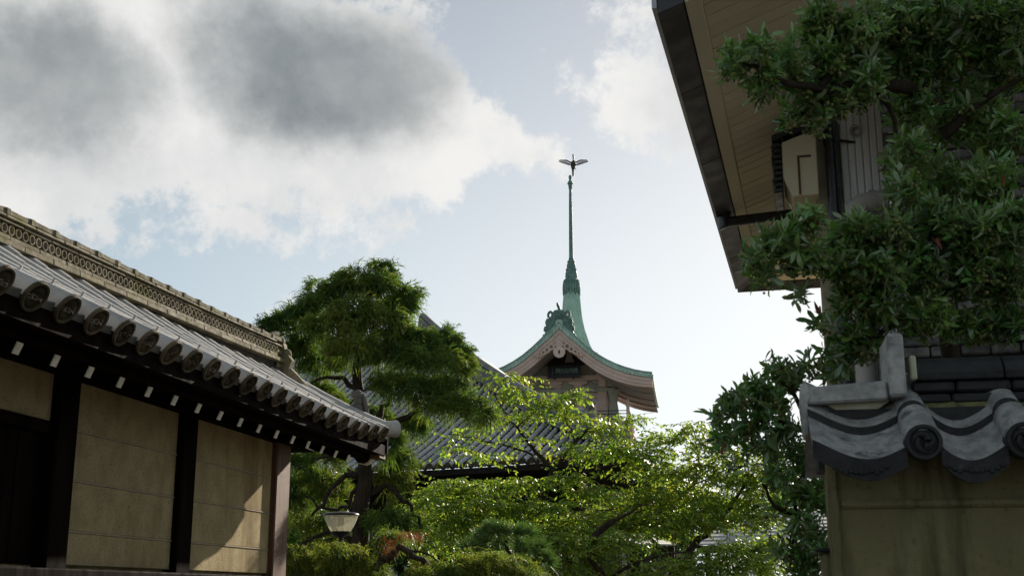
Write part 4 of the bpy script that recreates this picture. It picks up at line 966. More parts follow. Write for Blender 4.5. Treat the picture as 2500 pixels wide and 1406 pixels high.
for k in range(6): x = -.3 + 1.15 * k / 5; tb_('lattice_bar', x - .05, x + .05, 976, 1003, YB - .17, .05, 'orange_wood', lat)
for k in range(4): tb_('lattice_bar', -.3, .85, 977 + k * 7.5, 978.5 + k * 7.5, YB - .165, .04, 'orange_wood', lat)
# balcony rail
for py_, m in ((1003.5, 'tower_dark'), (1011, 'tower_dark'), (1020, 'rose')): 
    for f_ in (0, 1):
        if f_ == 0: tb_('rail', -5.0, 5.0, py_, py_ + 1.6, YB - 1.6, .12, m)
        else:
            b = MB(); za = zb(py_ + 1.6); b.hexa([T(4.9, YB - 1.5, za), T(5.02, YB - 1.5, za), T(5.02, YB + 8, za), T(4.9, YB + 8, za), T(4.9, YB - 1.5, za + .1), T(5.02, YB - 1.5, za + .1), T(5.02, YB + 8, za + .1), T(4.9, YB + 8, za + .1)]); part('rail', b, tower, m)
for x in (-5, -2.5, 0, 2.5, 5):
    b = MB(); z0_, z1_ = zb(1040), zb(1002); b.lathe([(.13, z0_), (.13, z1_), (.2, z1_ + .06), (.2, z1_ + .14), (.1, z1_ + .2), (.17, z1_ + .36), (.1, z1_ + .5), (.02, z1_ + .62)], T(x, YB - 1.55, 0), (0, 0, 1), 10); part('rail_post', b, tower, 'rose')
tb_('balcony', -5.2, 5.2, 1030, 1046, YB - 1.8, 9.5, 'rose')
# name board with its characters, read from the right
pq = tb_('plaque', -1.33, 1.29, 891, 920, YB - .95, .14, 'lacquer', label='black name board with green characters')
tb_('plaque_frame', -1.39, 1.35, 890, 892, YB - 1.02, .2, 'lacquer', pq); tb_('plaque_frame', -1.39, 1.35, 919, 921, YB - 1.02, .2, 'lacquer', pq)
def text_mesh(body, size, origin, m, name, depth=.03):
    cu = bpy.data.curves.new(name, 'FONT'); cu.body = body; cu.size = size; cu.align_x = 'CENTER'; cu.align_y = 'CENTER'; cu.extrude = depth / 2; cu.space_line = .92
    o = bpy.data.objects.new(name, cu); col.objects.link(o); dg = bpy.context.evaluated_depsgraph_get(); me = bpy.data.meshes.new_from_object(o.evaluated_get(dg))
    bpy.data.objects.remove(o); bpy.data.curves.remove(cu); me.materials.clear(); me.materials.append(M[m])
    X, Y = TU, Vector((0, 0, 1)); mx = Matrix((X, Y, X.cross(Y))).transposed().to_4x4(); mx.translation = origin; return me, mx
for i, ch in enumerate('輝光生物萬'):
    me, mx = text_mesh(ch, .42, T(-.55 + .36 * i + .02, YB - .99, zb(905.5, YB - .99)), 'letter', 'character'); part('character', me, pq, mx=mx)
me, mx = text_mesh('丨\n丨\n丨', .22, T(-.93, YB - .99, zb(905.5, YB - .99)), 'letter_w', 'signature_column'); part('signature_column', me, pq, mx=mx)
for x in (-.78, .72): b = MB(); b.ell(T(x, YB - .9, zb(922.5, YB - .9)), (.12, .12, .1), 8, 6); part('plaque_peg', b, pq, 'tower_dark')
# dark boarded gable inside
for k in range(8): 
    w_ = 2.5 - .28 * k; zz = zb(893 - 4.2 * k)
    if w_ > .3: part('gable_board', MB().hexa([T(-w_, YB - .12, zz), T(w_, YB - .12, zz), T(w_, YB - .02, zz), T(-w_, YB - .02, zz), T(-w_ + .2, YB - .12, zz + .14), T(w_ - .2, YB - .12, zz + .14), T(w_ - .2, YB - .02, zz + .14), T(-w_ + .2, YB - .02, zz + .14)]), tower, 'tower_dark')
b = MB(); b.prism([(-.18, 1.1), (.18, 1.1), (.22, .2), (.4, -.2), (-.4, -.2), (-.22, .2)], T(.35, YB - .35, zb(880)), TU, (0, 0, 1), TV * .2); part('king_strut', b, tower, 'sage')
# spire
SA = atP(1397, 845, T(0, 7.6, 0), TV); SA.z = 0; D_s = (SA - O_).dot(_fw) 
def sp(py_): return atP(1397, py_, SA, TV).z
def rr_(px_r, py_): return px_r / F * (proj(T(0, 7.6, sp(py_)))[2])
def lat_(pts, name, m, n=24, sm=50, par=None):
    b = MB(); b.lathe([(max(rr_(r_, y), .01), sp(y)) for r_, y in pts], SA, (0, 0, 1), n); return part(name, b, par or spire, m, smooth=sm)
b = MB(); pr = [(62, 880), (43, 845), (36, 824), (30, 805), (26, 787), (23, 769), (21, 745), (19, 722), (18, 700)]
b.lathe([(rr_(r_, y), sp(y)) for r_, y in pr], SA, (0, 0, 1), 32); spire = part('spire', b, tower, 'copper', smooth=20)
for k in range(28):
    a = 2 * math.pi * k / 28; d_ = Vector((math.cos(a), math.sin(a), 0)); b = MB(); b.tube([SA + d_ * (rr_(r_, y)) + Vector((0, 0, sp(y))) for r_, y in pr[:-1]], .045, 4); part('spire_seam', b, spire, 'copper')
b = MB(); n_ = 20
for k in range(n_):
    a = 2 * math.pi * k / n_; d_ = Vector((math.cos(a), math.sin(a), 0)); b.tube([SA + d_ * rr_(17, 688) + Vector((0, 0, sp(688))), SA + d_ * rr_(18.5, 702) + Vector((0, 0, sp(702))), SA + d_ * rr_(20.5, 716 + 4 * (k % 2)) + Vector((0, 0, sp(718 + 4 * (k % 2))))], [.12, .14, .05], 6)
part('spire_skirt', b, spire, 'copper_dark', smooth=60)
lat_([(18.5, 716), (17, 695), (16, 690), (17.8, 688), (17.8, 684), (15.5, 681)], 'spire_collar', 'copper_dark')
b = MB()
for k in range(16):
    a = 2 * math.pi * k / 16; d_ = Vector((math.cos(a), math.sin(a), 0)); b.ell(SA + d_ * rr_(17.5, 686) + Vector((0, 0, sp(686))), .09, 6, 5)
part('spire_bead', b, spire, 'copper_dark', smooth=60)
lat_([(14, 682), (15, 676), (14.6, 668), (12.5, 661), (13.8, 660), (13.6, 657), (9.5, 656)], 'spire_bulb', 'copper_dark')
lat_([(9.5, 657), (11.2, 652), (10.6, 646), (8.5, 641), (10.2, 640), (9.5, 638), (6.4, 636), (6.6, 634), (5.8, 631), (5.2, 626)], 'spire_bulb', 'copper_dark')
lat_([(5.2, 630), (4.6, 560), (4.0, 500), (3.2, 462)], 'spire_mast', 'copper_dark', 12)
lat_([(3.4, 463), (4.4, 460), (4.6, 455), (5.4, 452), (5.0, 450), (7.4, 449), (6.8, 447), (4.2, 442), (2.6, 440), (3.0, 438), (4.1, 434), (3.8, 430), (2.2, 428)], 'spire_finial', 'copper_dark', 14)
# crane with spread wings
def CP(px_, py_, off=0.0): p = atP(px_, py_, SA + TV * off, TV); return p
cr = MB(); cr.tube([CP(1399, 430), CP(1399, 416), CP(1399, 408), CP(1400, 401), CP(1400, 396), CP(1400, 393), CP(1399.8, 388), CP(1399.5, 381), CP(1398.6, 378.2)], [.07, .10, .19, .25, .22, .09, .065, .06, .075], 10)
cr.tube([CP(1402, 409), CP(1407, 416)], [.05, .01], 5); cr.tube([CP(1398.6, 378.6), CP(1397, 380.5, -.25)], [.04, .008], 5)
crane = part('crane', cr, spire, 'bronze', smooth=60)
for sx in (-1, 1):
    arm = [CP(1400 + sx * 5, 397.5), CP(1400 + sx * 10, 395), CP(1400 + sx * 17, 391.5), CP(1400 + sx * 25, 391.5), CP(1400 + sx * 34, 391)]
    b = MB(); b.tube(arm, [.06, .06, .06, .045, .03], 5); part('wing_arm', b, crane, 'bronze')
    for k in range(11):
        t = k / 10; x = 5 + 28 * t; y = 397.5 - 6.5 * min(1, t * 2.0) if t < .5 else 391.2; root = CP(1400 + sx * x, y)
        tip = CP(1400 + sx * (5 + 30 * t + 1.5 * (1 - t)), 404.5 - 9.0 * t ** 1.3); b = MB(); b.tube([root, root + (tip - root) * .6, tip], [.02, .045, .05], 4); part('wing_feather', b, crane, 'bronze')
# ================================================================== plants
def leafmat(name, c1, c2, tr, rough=.5, spec=.35, island=.28, c3=None, t3=(.55, .75), s3=1.2, scale=2.5, back=None, coat=0.0):
    return mat(name, c1, c2, rough, scale, .8, 0, 40, spec, island=island, trans=tr, c3=c3, s3=s3, t3=t3, back=back, coat=coat)
M['bark'] = mat('dark_bark', (.050, .038, .028), (.025, .019, .014), .95, 9, .9, .9, 40, .15, stretch=(2, 2, .4))
M['bark_grey'] = mat('grey_bark', (.075, .062, .048), (.035, .029, .022), .95, 7, .9, .8, 40, .15)
M['cypress'] = leafmat('cypress_thread', (.14, .225, .050), (.055, .115, .030), (.42, (1.1, 1.1, .4)), .6, .2, .30, c3=(.215, .225, .05), s3=.6, t3=(.45, .75))
M['juniper'] = leafmat('juniper_thread', (.20, .225, .05), (.11, .165, .038), (.5, (.95, 1.0, .4)), .6, .2, .30, c3=(.17, .085, .035), s3=1.1, t3=(.62, .78))
M['cherry'] = leafmat('spring_leaf', (.25, .335, .055), (.135, .235, .042), (.55, (1.2, 1.2, .55)), .42, .4, .32, c3=(.31, .36, .06), s3=.5, t3=(.5, .7))
M['backleaf'] = leafmat('wood_leaf', (.055, .12, .022), (.035, .085, .016), (.35, (.9, 1, .4)), .5, .3, .3)
M['pine'] = leafmat('pine_needle', (.14, .225, .07), (.08, .15, .045), (.25, (.9, 1, .5)), .5, .25, .25)
M['gloss'] = leafmat('glossy_evergreen_leaf', (.17, .30, .075), (.075, .18, .05), (.40, (1.0, 1.3, .35)), .22, .8, .42, back=(.20, .27, .14), coat=.7)
M['berry'] = mat('green_berry', (.17, .18, .05), (.12, .14, .04), .45, 20, .6)
M['redleaf'] = leafmat('red_young_leaf', (.22, .085, .04), (.16, .065, .03), (.35, (1, .7, .5)), .5, .3, .2)

def rnd(n, k=1): return rng.random((n, k))
def unit(a): return a / np.maximum(np.linalg.norm(a, axis=1, keepdims=True), 1e-9)
def ribbons(P0, out, L, droop, w, seg=3, side=None):
    """thin drooping threads: n ribbons of seg quads"""
    n = len(P0); side = unit(rng.normal(size=(n, 3))) if side is None else side
    side = unit(side - out * np.sum(side * out, 1, keepdims=True)); V = []
    for i in range(seg + 1):
        t = i / seg; p = P0 + out * L * t; p = p.copy(); p[:, 2] -= (droop * L)[:, 0] * t * t
        ww = w * (1 - .75 * t); V += [p - side * ww, p + side * ww]
    V = np.stack(V, 1).reshape(-1, 3); k = 2 * (seg + 1); base = (np.arange(n) * k)[:, None]
    Fq = np.concatenate([base + np.array([[2 * i, 2 * i + 1, 2 * i + 3, 2 * i + 2]]) for i in range(seg)], 0)
    return V, Fq
def leaves(P, d, nrm, L, w, fold=.25):
    """rhombic folded leaves as two triangles"""
    d = unit(d); s = unit(np.cross(d, nrm)); u = np.cross(s, d)
    a = P; m = P + d * L * .45 + u * L * fold * .12; l = m - s * w - u * w * fold; r_ = m + s * w - u * w * fold; t = P + d * L - u * L * .10
    V = np.stack([a, l, t, r_, ], 1).reshape(-1, 3); b = (np.arange(len(P)) * 4)[:, None]
    return V, np.concatenate([b + np.array([[0, 1, 2]]), b + np.array([[0, 2, 3]])], 0)
def cat_(parts):
    V = []; Fc = []; o = 0
    for v, f in parts: V.append(v); Fc.append(f + o); o += len(v)
    return np.concatenate(V), np.concatenate(Fc)
RV = np.array(_r); HV = np.array(_h)
def ball(n, shell=0.0):
    a = unit(rng.normal(size=(n, 3))); r = (shell + (1 - shell) * rng.random((n, 1))) ** (1 / 2.2); return a * r
def volume(px_, py_, rx, ry, D, depth, n, shell=.2, up=None):
    """n points inside a lump of foliage centred on a pixel at distance D; local offsets too"""
    c = np.array(atD(px_, py_, D)); k = D / F; b = ball(n, shell)
    if up is not None: b[:, 2] = np.where(b[:, 2] < up, -b[:, 2] * .5, b[:, 2])
    off = RV * (b[:, :1] * rx * k) + HV * (b[:, 1:2] * depth) + np.array([0, 0, 1.]) * (b[:, 2:3] * ry * k)
    return c + off, b
def limb(mb, pts, D, r0, r1, n=7, wob=.02):
    P = []; 
    for i, q in enumerate(pts):
        dd = q[2] if len(q) > 2 else 0; P.append(atD(q[0], q[1], D + dd))
    Q = []                                       # soften the polyline
    for i in range(len(P) - 1):
        for t in (0, .33, .66): 
            p0 = P[max(i - 1, 0)]; p1 = P[i]; p2 = P[i + 1]; p3 = P[min(i + 2, len(P) - 1)]
            q = .5 * ((2 * p1) + (p2 - p0) * t + (2 * p0 - 5 * p1 + 4 * p2 - p3) * t * t + (3 * p1 - p0 - 3 * p2 + p3) * t ** 3); Q.append(q + Vector(rng.normal(size=3)) * wob * (0 if (i == 0 and t == 0) else 1))
    Q.append(P[-1]); m = len(Q) - 1
    mb.tube(Q, [r0 + (r1 - r0) * (i / m) ** .8 for i in range(m + 1)], n); return Q

# ---------------------------------------------------------------- weeping cypress
def threads(pads, D0, mname, dens, lmin, lmax, wd, droop=1.0):
    """pads of foliage made of small tufts of drooping threads"""
    parts = []
    for pd in pads:
        px_, py_, rx, ry = pd[:4]; D = D0 + (pd[4] if len(pd) > 4 else 0); k = D / F
        nc = max(6, int(dens * (rx * ry) ** .9 * .045))
        C, b = volume(px_, py_, rx, ry, D, rx * k * .85, nc, .25, -.35)
        per = 26; n = nc * per
        ci = np.repeat(np.arange(nc), per); sc_ = (.6 + .8 * rng.random((nc, 1)))[ci]
        rad = (RV * b[:, :1] + HV * b[:, 1:2])[ci]
        ax = unit((rad * .9 + np.array([0, 0, .45])) + .35 * rng.normal(size=(nc, 3))[ci])
        P = C[ci] + rng.normal(size=(n, 3)) * .028 * sc_
        o = unit(ax * .9 + rng.normal(size=(n, 3)) * .55)
        L = (lmin + (lmax - lmin) * rnd(n)) * sc_; dr = droop * (.5 + rnd(n))
        parts.append(ribbons(P, o, L, dr, wd * (.6 + .7 * rnd(n)), 3))
        for q in range(3):                       # side sprigs
            t = .25 + .7 * rnd(n); p = P + o * L * t; p[:, 2] -= (dr * L * t * t)[:, 0]
            o2 = unit(o * .7 + rng.normal(size=(n, 3)) * .55 + np.array([0, 0, -.25])); parts.append(ribbons(p, o2, L * (.25 + .3 * rnd(n)), dr * .6, wd * .7 * np.ones((n, 1)), 1))
        m = int(n * .10)                         # wisps hanging below
        P2, b2 = volume(px_, py_ + ry * .5, rx * .85, ry * .45, D, rx * k * .7, m, .1)
        parts.append(ribbons(P2, unit(rng.normal(size=(m, 3)) * .4 + np.array([0, 0, -1.])), lmax * (.6 + .8 * rnd(m)), .3 * np.ones((m, 1)), wd * .7 * np.ones((m, 1)), 2))
    return cat_([(v_, f_) for v_, f_ in parts])
CD = 16.2
cyp = thing('cypress_tree', 'tall weeping thread cypress with layered drooping foliage behind the tiled eave', 'tree', (atD(880, 1400, CD).x, atD(880, 1400, CD).y, 0))
tk = MB(); g0 = atD(872, 1400, CD); g0.z = 0
limb(tk, [(868, 1560), (872, 1400), (885, 1250), (893, 1120), (880, 1000), (876, 900), (884, 800), (900, 720)], CD, .15, .035, 10)
part('trunk', tk, cyp, 'bark', smooth=60)
for pts, r0, r1 in [([(878, 950), (840, 925), (800, 920), (760, 935)], .05, .015), ([(880, 890), (915, 870), (960, 850), (1030, 840), (1090, 850)], .05, .015), ([(905, 720), (890, 700), (870, 680)], .03, .01),
                    ([(890, 1100), (930, 1010), (948, 985), (960, 950)], .055, .02), ([(890, 1090), (960, 1035), (1010, 1010), (1060, 985), (1120, 985)], .055, .015), ([(890, 1150), (830, 1170), (790, 1230), (760, 1260)], .05, .015),
                    ([(880, 800), (830, 790), (760, 800), (690, 805)], .04, .01), ([(890, 1210), (940, 1190), (985, 1220), (1010, 1250), (1025, 1290)], .05, .02), ([(870, 1330), (820, 1300), (770, 1310), (720, 1330)], .05, .015),
                    ([(885, 1060), (820, 1110), (760, 1120)], .045, .012), ([(940, 970), (900, 945), (850, 990)], .03, .01), ([(895, 1160), (850, 1230), (800, 1240), (740, 1210)], .04, .012)]:
    b = MB(); limb(b, pts, CD, r0, r1, 6); part('branch', b, cyp, 'bark', smooth=60)
PADS = [(885, 690, 75, 32), (830, 715, 55, 30), (945, 715, 55, 40, .2), (975, 745, 45, 36, .3), (780, 745, 55, 32, -.1), (735, 775, 55, 30), (680, 795, 55, 22), (645, 803, 34, 14), (870, 765, 70, 40, -.4), (930, 790, 60, 36, -.3),
        (800, 800, 60, 36, -.4), (760, 835, 65, 32, .3), (985, 820, 50, 40, -.2), (1030, 835, 55, 36), (1085, 840, 45, 30), (1120, 872, 35, 40), (1075, 890, 55, 34, -.3), (1015, 880, 60, 34, -.4), (870, 850, 70, 34, -.5), (950, 870, 50, 30, -.2),
        (720, 865, 45, 30, .3), (790, 890, 55, 30, .2), (960, 940, 60, 34, -.5), (1025, 945, 45, 30, -.2), (1090, 940, 40, 26), (1140, 905, 22, 26), (760, 955, 50, 28, .2), (830, 1000, 50, 30, .3), (910, 1020, 45, 26, .3), (1060, 985, 50, 30, -.3), (1115, 985, 45, 30, -.3), (1165, 1000, 34, 34, -.3),
        (1000, 1040, 50, 30, .2), (940, 1080, 36, 50, -.6), (985, 1130, 40, 40, .2), (720, 1130, 40, 34, .5), (790, 1120, 50, 30, .4), (760, 1180, 55, 40, .5), (820, 1200, 36, 36, .6), (720, 1240, 40, 44, .6), (960, 1180, 44, 40, .2), (940, 1275, 55, 34, -.2), (1000, 1285, 40, 26, .2), (790, 1290, 60, 40, .8),
        (930, 655, 26, 14, .3), (948, 662, 20, 16, .3), (1090, 815, 26, 14, .3), (705, 775, 26, 14, .4), (775, 705, 30, 14, .3), (1005, 725, 22, 22, .4), (1190, 1015, 18, 24, -.2)]
part('crown', npmesh('crown', *threads(PADS, CD, 'cypress', .85, .07, .16, .0082, .42), 'cypress'), cyp, kind='stuff')

# ---------------------------------------------------------------- low garden juniper in front, foot of the picture
JD = 13.2
jun = thing('juniper_tree', 'low garden juniper with twisted bare branches and tawny tipped foliage', 'tree', (atD(930, 1400, JD).x, atD(930, 1400, JD).y, 0))
b = MB(); limb(b, [(890, 1700), (900, 1480), (915, 1390), (950, 1352), (990, 1342), (1025, 1365), (1060, 1398), (1120, 1412), (1200, 1418)], JD, .05, .025, 8); part('trunk', b, jun, 'bark_grey', smooth=60)
for pts in ([(1170, 1415), (1180, 1380), (1190, 1360)], [(935, 1365), (920, 1330), (930, 1310)], [(1190, 1365), (1215, 1380), (1230, 1385)], [(1000, 1345), (1040, 1350), (1070, 1372)]):
    b = MB(); limb(b, pts, JD, .016, .006, 5, .006); part('branch', b, jun, 'bark_grey', smooth=60)
JP0 = [(1170, 1362, 55, 16), (1100, 1380, 60, 18), (1240, 1375, 60, 22), (1050, 1385, 50, 16), (980, 1300, 45, 22, .8), (1290, 1395, 45, 18), (1150, 1398, 80, 16), (820, 1345, 75, 26), (760, 1375, 60, 26), (880, 1385, 55, 24), (730, 1345, 36, 20), (820, 1395, 90, 22), (710, 1395, 40, 20)]
JP = [(x_[0] + random.uniform(-.7, .7) * x_[2], x_[1] + random.uniform(-.6, .9) * x_[3], x_[2] * random.uniform(.35, .6), x_[3] * random.uniform(.45, .75), (x_[4] if len(x_) > 4 else 0) + random.uniform(-.35, .35)) for x_ in JP0 for _ in range(4)]
part('crown', npmesh('crown', *threads(JP, JD, 'juniper', 1.0, .05, .12, .006, .7), 'juniper'), jun, kind='stuff')
n = 90; P, bb = volume(948, 1335, 20, 24, JD - .1, .12, n, .1); P2, _ = volume(1005, 1305, 40, 10, JD, .15, 90, .1); P = np.concatenate([P, P2]); n = len(P)
part('red_shoot', npmesh('red_shoot', *ribbons(P, unit(rng.normal(size=(n, 3)) + np.array([0, 0, -.4])), .05 + .05 * rnd(n), .5 * np.ones((n, 1)), .004 * np.ones((n, 1)), 2), 'redleaf'), jun, kind='stuff', label='rust red young shoots')

# ---------------------------------------------------------------- pine
PD = 15.0
pine = thing('pine_tree', 'low rounded pine with bristling needles at the foot of the cherry trees', 'tree', (atD(1240, 1400, PD).x, atD(1240, 1400, PD).y, 0))
b = MB(); limb(b, [(1240, 1760), (1238, 1500), (1240, 1380), (1235, 1320)], PD, .06, .02, 8); part('trunk', b, pine, 'bark_grey', smooth=60)
parts = []
for (x, y, rx, ry, n) in [(1195, 1322, 50, 14, 16), (1262, 1305, 40, 12, 15), (1305, 1345, 32, 24, 15), (1150, 1342, 30, 12, 10), (1240, 1350, 75, 26, 22), (1325, 1375, 16, 16, 24), (1210, 1300, 24, 8, 24)]:
    C_, bb = volume(x, y, rx, ry, PD, rx * PD / F * .8, n, .45, -.3); ax = unit(bb * np.array([1, .6, 1]) @ np.stack([RV, HV, np.array([0, 0, 1.])]) + np.array([0, 0, .55]))
    for q in range(34):
        o = unit(ax + rng.normal(size=(n, 3)) * .55); parts.append(ribbons(C_, o, (.13 + .07 * rnd(n)), .12 * np.ones((n, 1)), .0055 * np.ones((n, 1)), 2))
part('crown', npmesh('crown', *cat_(parts), 'pine'), pine, kind='stuff')

# ---------------------------------------------------------------- fresh green cherry trees
def sprays(vols, D0, leafL, mname, per=13, ln=(.28, .6), tw=None):
    parts = []; twigs = []
    for v in vols:
        px_, py_, rx, ry, n = v[:5]; D = D0 + (v[5] if len(v) > 5 else 0); dep = v[6] if len(v) > 6 else rx * D / F * .8
        P, b = volume(px_, py_, rx, ry, D, dep, n, .05); a = 2 * math.pi * rnd(n)
        h = np.concatenate([np.cos(a), np.sin(a), .25 * rng.normal(size=(n, 1)) + .05], 1); h = unit(h + .35 * (RV * b[:, :1] + HV * b[:, 1:2])); L = ln[0] + (ln[1] - ln[0]) * rnd(n)
        sd = unit(np.cross(h, np.array([0, 0, 1.])))
        twigs.append(ribbons(P, h, L, .25 * np.ones((n, 1)), .004 * np.ones((n, 1)), 2))
        for i in range(per):
            t = (i + rnd(n)) / per; p = P + h * L * t; p[:, 2] -= (.25 * L * t * t)[:, 0]
            sg = 1 if i % 2 else -1; d = unit(h * .55 + sd * sg * (.75 + .3 * rng.normal(size=(n, 1))) + np.array([0, 0, -.55]) + .25 * rng.normal(size=(n, 3)))
            nn = unit(np.array([0, 0, 1.]) + .45 * rng.normal(size=(n, 3))); ll = leafL * (.65 + .6 * rnd(n)); parts.append(leaves(p, d, nn, ll, ll * .22))
    return cat_(parts), cat_(twigs)
def cherry(label, D, trunk, branches, vols, leafL=.085, mname='cherry', name='cherry_tree', group='fresh green trees before the hall', ln=(.28, .6)):
    g_ = atD(trunk[1][0], trunk[1][1], D); t = thing(name, label, 'tree', (g_.x, g_.y, 0), group); b = MB(); limb(b, trunk[:-1] if False else trunk, D, .11, .045, 8, .015); part('trunk', b, t, 'bark', smooth=60)
    for pts, r0 in branches: b = MB(); limb(b, pts, D, r0, .008, 6, .012); part('branch', b, t, 'bark', smooth=60)
    lv, tw = sprays(vols, D, leafL, mname, ln=ln); part('twig', npmesh('twig', *tw, 'bark'), t, kind='stuff'); part('crown', npmesh('crown', *lv, mname), t, kind='stuff'); return t
cherry('airy light green cherry tree with forked trunk in front of the tiled hall roof', 20.5,
       [(1290, 1760), (1300, 1500), (1285, 1330), (1310, 1250), (1335, 1190), (1350, 1148)],
       [([(1350, 1148), (1320, 1115), (1290, 1080), (1262, 1045), (1235, 1010), (1205, 960)], .045), ([(1350, 1148), (1375, 1115), (1405, 1080), (1425, 1055), (1450, 1035)], .05), ([(1405, 1080), (1395, 1050), (1380, 1015), (1395, 985)], .02), ([(1262, 1045), (1300, 1010), (1330, 985)], .018),
        ([(1425, 1055), (1470, 1045), (1510, 1030)], .018), ([(1310, 1250), (1260, 1215), (1200, 1190), (1130, 1180)], .04), ([(1335, 1190), (1400, 1160), (1470, 1140), (1540, 1130)], .035), ([(1300, 1110), (1240, 1090), (1180, 1075), (1110, 1060)], .02), ([(1285, 1330), (1350, 1290), (1430, 1260), (1510, 1240)], .04)],
       [(1235, 925, 45, 20, 20), (1260, 960, 55, 26, 40), (1350, 985, 40, 20, 30), (1395, 960, 34, 14, 22), (1300, 1010, 55, 20, 26), (1225, 1025, 50, 22, 22), (1130, 1060, 40, 22, 18), (1110, 1095, 40, 20, 16), (1400, 1020, 45, 20, 24), (1460, 1045, 55, 24, 44), (1530, 1030, 40, 24, 30, 1),
        (1300, 1075, 60, 18, 16), (1180, 1110, 40, 18, 14), (1420, 1100, 70, 22, 44), (1520, 1095, 60, 28, 60, .5), (1280, 1180, 80, 18, 60, -.5), (1130, 1185, 90, 20, 80, -.4), (1390, 1165, 60, 20, 40, -.3), (1060, 1215, 60, 30, 70, -.3), (1180, 1235, 100, 30, 140, -.7), (1310, 1240, 100, 26, 110, -.7), (1440, 1200, 70, 24, 60, -.4),
        (1110, 1285, 90, 34, 150, -.8), (1250, 1295, 110, 26, 150, -.4), (1390, 1285, 110, 30, 150, -.6)], .085)
cherry('spreading bright green cherry tree beside the glossy evergreen with long rising limbs', 21.5,
       [(1640, 1760), (1650, 1500), (1665, 1380), (1700, 1330), (1730, 1295)],
       [([(1730, 1295), (1770, 1255), (1805, 1205), (1830, 1165), (1850, 1130), (1875, 1090)], .055), ([(1730, 1295), (1680, 1260), (1660, 1215), (1700, 1180), (1760, 1150)], .045), ([(1830, 1165), (1815, 1130), (1810, 1100)], .02), ([(1805, 1205), (1850, 1190), (1890, 1180)], .022), ([(1665, 1380), (1580, 1310), (1500, 1260), (1430, 1290)], .05), ([(1770, 1255), (1740, 1230), (1690, 1205), (1650, 1200)], .02), ([(1700, 1180), (1705, 1130), (1700, 1080), (1690, 1040)], .02)],
       [(1690, 1040, 34, 22, 24), (1610, 1070, 50, 30, 50), (1660, 1090, 60, 30, 30), (1730, 1080, 50, 40, 70), (1560, 1110, 50, 30, 60), (1780, 1100, 50, 40, 70), (1600, 1150, 80, 26, 80), (1700, 1150, 80, 34, 110), (1800, 1170, 70, 44, 120), (1860, 1140, 50, 50, 80), (1560, 1210, 90, 26, 90, -.4), (1670, 1220, 100, 32, 130, -.4), (1790, 1240, 80, 40, 140), (1870, 1220, 50, 50, 80),
        (1490, 1260, 90, 34, 150, -.6), (1600, 1275, 110, 36, 190, -.7), (1720, 1270, 70, 26, 70, -.5), (1850, 1270, 60, 24, 50, -.4)], .085)
cherry('shaded lower cherry tree with dense small leaves under the other crowns', 18.5,
       [(1500, 1800), (1495, 1560), (1470, 1420), (1440, 1330), (1500, 1270)], [([(1470, 1420), (1560, 1370), (1640, 1350), (1720, 1345)], .04), ([(1440, 1330), (1380, 1330), (1330, 1320)], .03), ([(1500, 1270), (1560, 1240), (1590, 1225)], .03)],
       [(1400, 1330, 90, 24, 120), (1500, 1320, 70, 24, 90), (1380, 1380, 60, 26, 60), (1460, 1375, 60, 26, 60, .3), (1600, 1390, 60, 20, 40, .3), (1700, 1370, 80, 24, 90), (1790, 1345, 80, 26, 110), (1850, 1380, 80, 30, 110), (1740, 1400, 90, 20, 80), (1880, 1330, 50, 24, 60), (1330, 1310, 50, 20, 50), (1060, 1330, 50, 26, 60, 1.5), (1010, 1250, 40, 34, 50, 2)], .075)
for lab, D, c, vols in (('dark round tree filling the gap behind the cherry limbs', 29, (1640, 1300), [(1600, 1300, 110, 60, 260), (1700, 1250, 110, 60, 260), (1640, 1200, 90, 50, 160)]), ('dark tree standing behind the evergreen near the garden wall', 30, (1880, 1300), [(1850, 1280, 120, 70, 280), (1940, 1200, 90, 70, 200), (1960, 1330, 90, 60, 160)]),
                        ('dark broadleaf tree under the cypress beside the lamp', 23, (980, 1350), [(1000, 1330, 100, 60, 240), (760, 1300, 90, 90, 260), (900, 1330, 90, 60, 160), (1120, 1350, 90, 40, 120)])):
    cherry(lab, D, [(c[0], 1760), (c[0] + 5, 1500), (c[0], 1380), (c[0] + 10, 1300)], [([(c[0], 1380), (c[0] + 60, 1320), (c[0] + 110, 1270)], .04), ([(c[0], 1400), (c[0] - 60, 1330), (c[0] - 90, 1290)], .04)], vols, .11, 'backleaf', 'broadleaf_tree', 'darker trees further back', (.4, .8))

